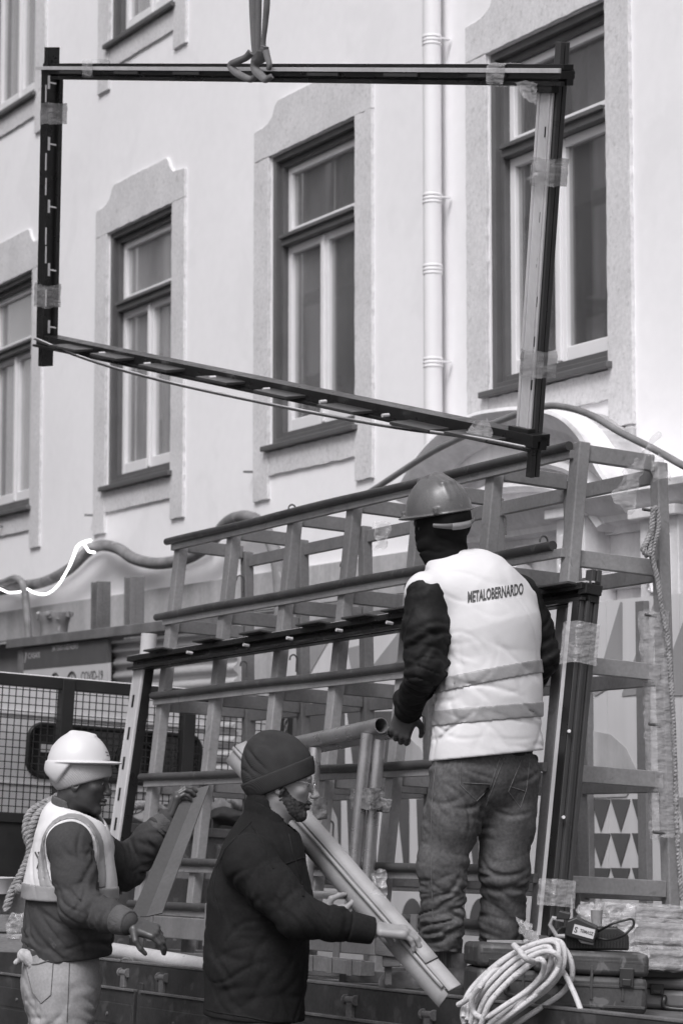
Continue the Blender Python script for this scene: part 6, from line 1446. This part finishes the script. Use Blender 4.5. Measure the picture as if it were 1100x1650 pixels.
a = MB(); c = [P(832, 1480, 8.6), P(856, 1490, 8.6), P(872, 1518, 8.5), P(842, 1520, 8.5)]; crumple(a, c, 14, 14, .014, -Fv, .01); tag(a.build('film_wad', film, smooth=True), 'wad of clear film on the bed beside the right trouser leg', 'plastic film')
for x, y, d, w_, h_, lab in ((1000, 1478, 8.25, 24, 14, 'crumpled clear film over the end of the topmost wrapped bundle'), (1000, 1512, 8.1, 26, 20, 'crumpled clear film over the end of the middle wrapped bundle'), (1018, 1548, 8.05, 22, 18, 'crumpled clear film over the end of the lowest wrapped bundle')):
    a = MB()
    for r_ in range(2): c = [P(x-w_, y-h_, d-.03*r_), P(x+w_, y-h_*.8, d), P(x+w_*.8, y+h_, d), P(x-w_*.8, y+h_, d-.02*r_)]; crumple(a, c, 18, 14, .022, -Fv, .02)
    tag(a.build('film_clump', film, smooth=True), lab, 'plastic film')
# ------------------------------------------------------------------ coil of pale rope
RC = thing('rope_coil', onbed(P(800, 1660, 7.6)), 'coil of pale braided rope lying over the tool cases', 'rope')
loops = [([(752, 1645), (758, 1612), (785, 1572), (822, 1540), (858, 1523), (890, 1518), (900, 1530), (893, 1562), (868, 1592), (832, 1622), (795, 1650), (765, 1668)], 7.62),
         ([(758, 1650), (768, 1612), (798, 1574), (830, 1546), (862, 1531), (884, 1527), (888, 1545), (878, 1570), (852, 1598), (818, 1626), (785, 1655), (765, 1668)], 7.60),
         ([(765, 1655), (779, 1614), (806, 1580), (838, 1552), (868, 1536), (890, 1535), (902, 1550), (890, 1580), (860, 1606), (826, 1632), (792, 1658)], 7.57),
         ([(772, 1660), (788, 1618), (815, 1586), (845, 1560), (866, 1548), (876, 1552), (872, 1572), (850, 1596), (815, 1620), (782, 1640), (763, 1632), (760, 1610), (772, 1590)], 7.55),
         ([(748, 1650), (746, 1628), (768, 1598), (800, 1562), (836, 1534), (870, 1519), (896, 1516), (908, 1528), (906, 1560), (886, 1590), (850, 1618), (808, 1648)], 7.65),
         ([(746, 1640), (752, 1606), (776, 1576), (812, 1546), (850, 1526), (884, 1521), (895, 1537), (886, 1566), (860, 1596), (824, 1624), (788, 1650)], 7.64),
         ([(770, 1662), (784, 1622), (810, 1592), (840, 1566), (872, 1544), (898, 1540), (898, 1562), (876, 1590), (842, 1616), (806, 1642)], 7.58),
         ([(868, 1520), (900, 1522), (918, 1545), (921, 1575), (906, 1600), (878, 1620), (840, 1645), (815, 1665)], 7.68)]
for i, (pts, d) in enumerate(loops):
    a = MB(); pp = spline([P(x, y, d+.02*math.sin(k*1.7+i)) for k, (x, y) in enumerate(pts)], 7); a.tube(pp, .0086, 10); a.build('loop', palerope, RC, smooth=True)
a = MB(); a.tube(spline([P(x, y, d) for x, y, d in ((738, 1620, 7.62), (748, 1614, 7.6), (765, 1600, 7.58), (790, 1570, 7.6), (825, 1545, 7.62))], 6), .0086, 10); a.tube(spline([P(x, y, d) for x, y, d in ((828, 1524, 7.58), (836, 1532, 7.52), (848, 1546, 7.50), (860, 1550, 7.55))], 5), .0095, 10)
a.tube(spline([P(x, y, d) for x, y, d in ((890, 1545, 7.7), (908, 1568, 7.66), (922, 1595, 7.6), (934, 1625, 7.55), (944, 1665, 7.5))], 6), .0086, 10)
a.build('loose_end', palerope, RC, smooth=True)
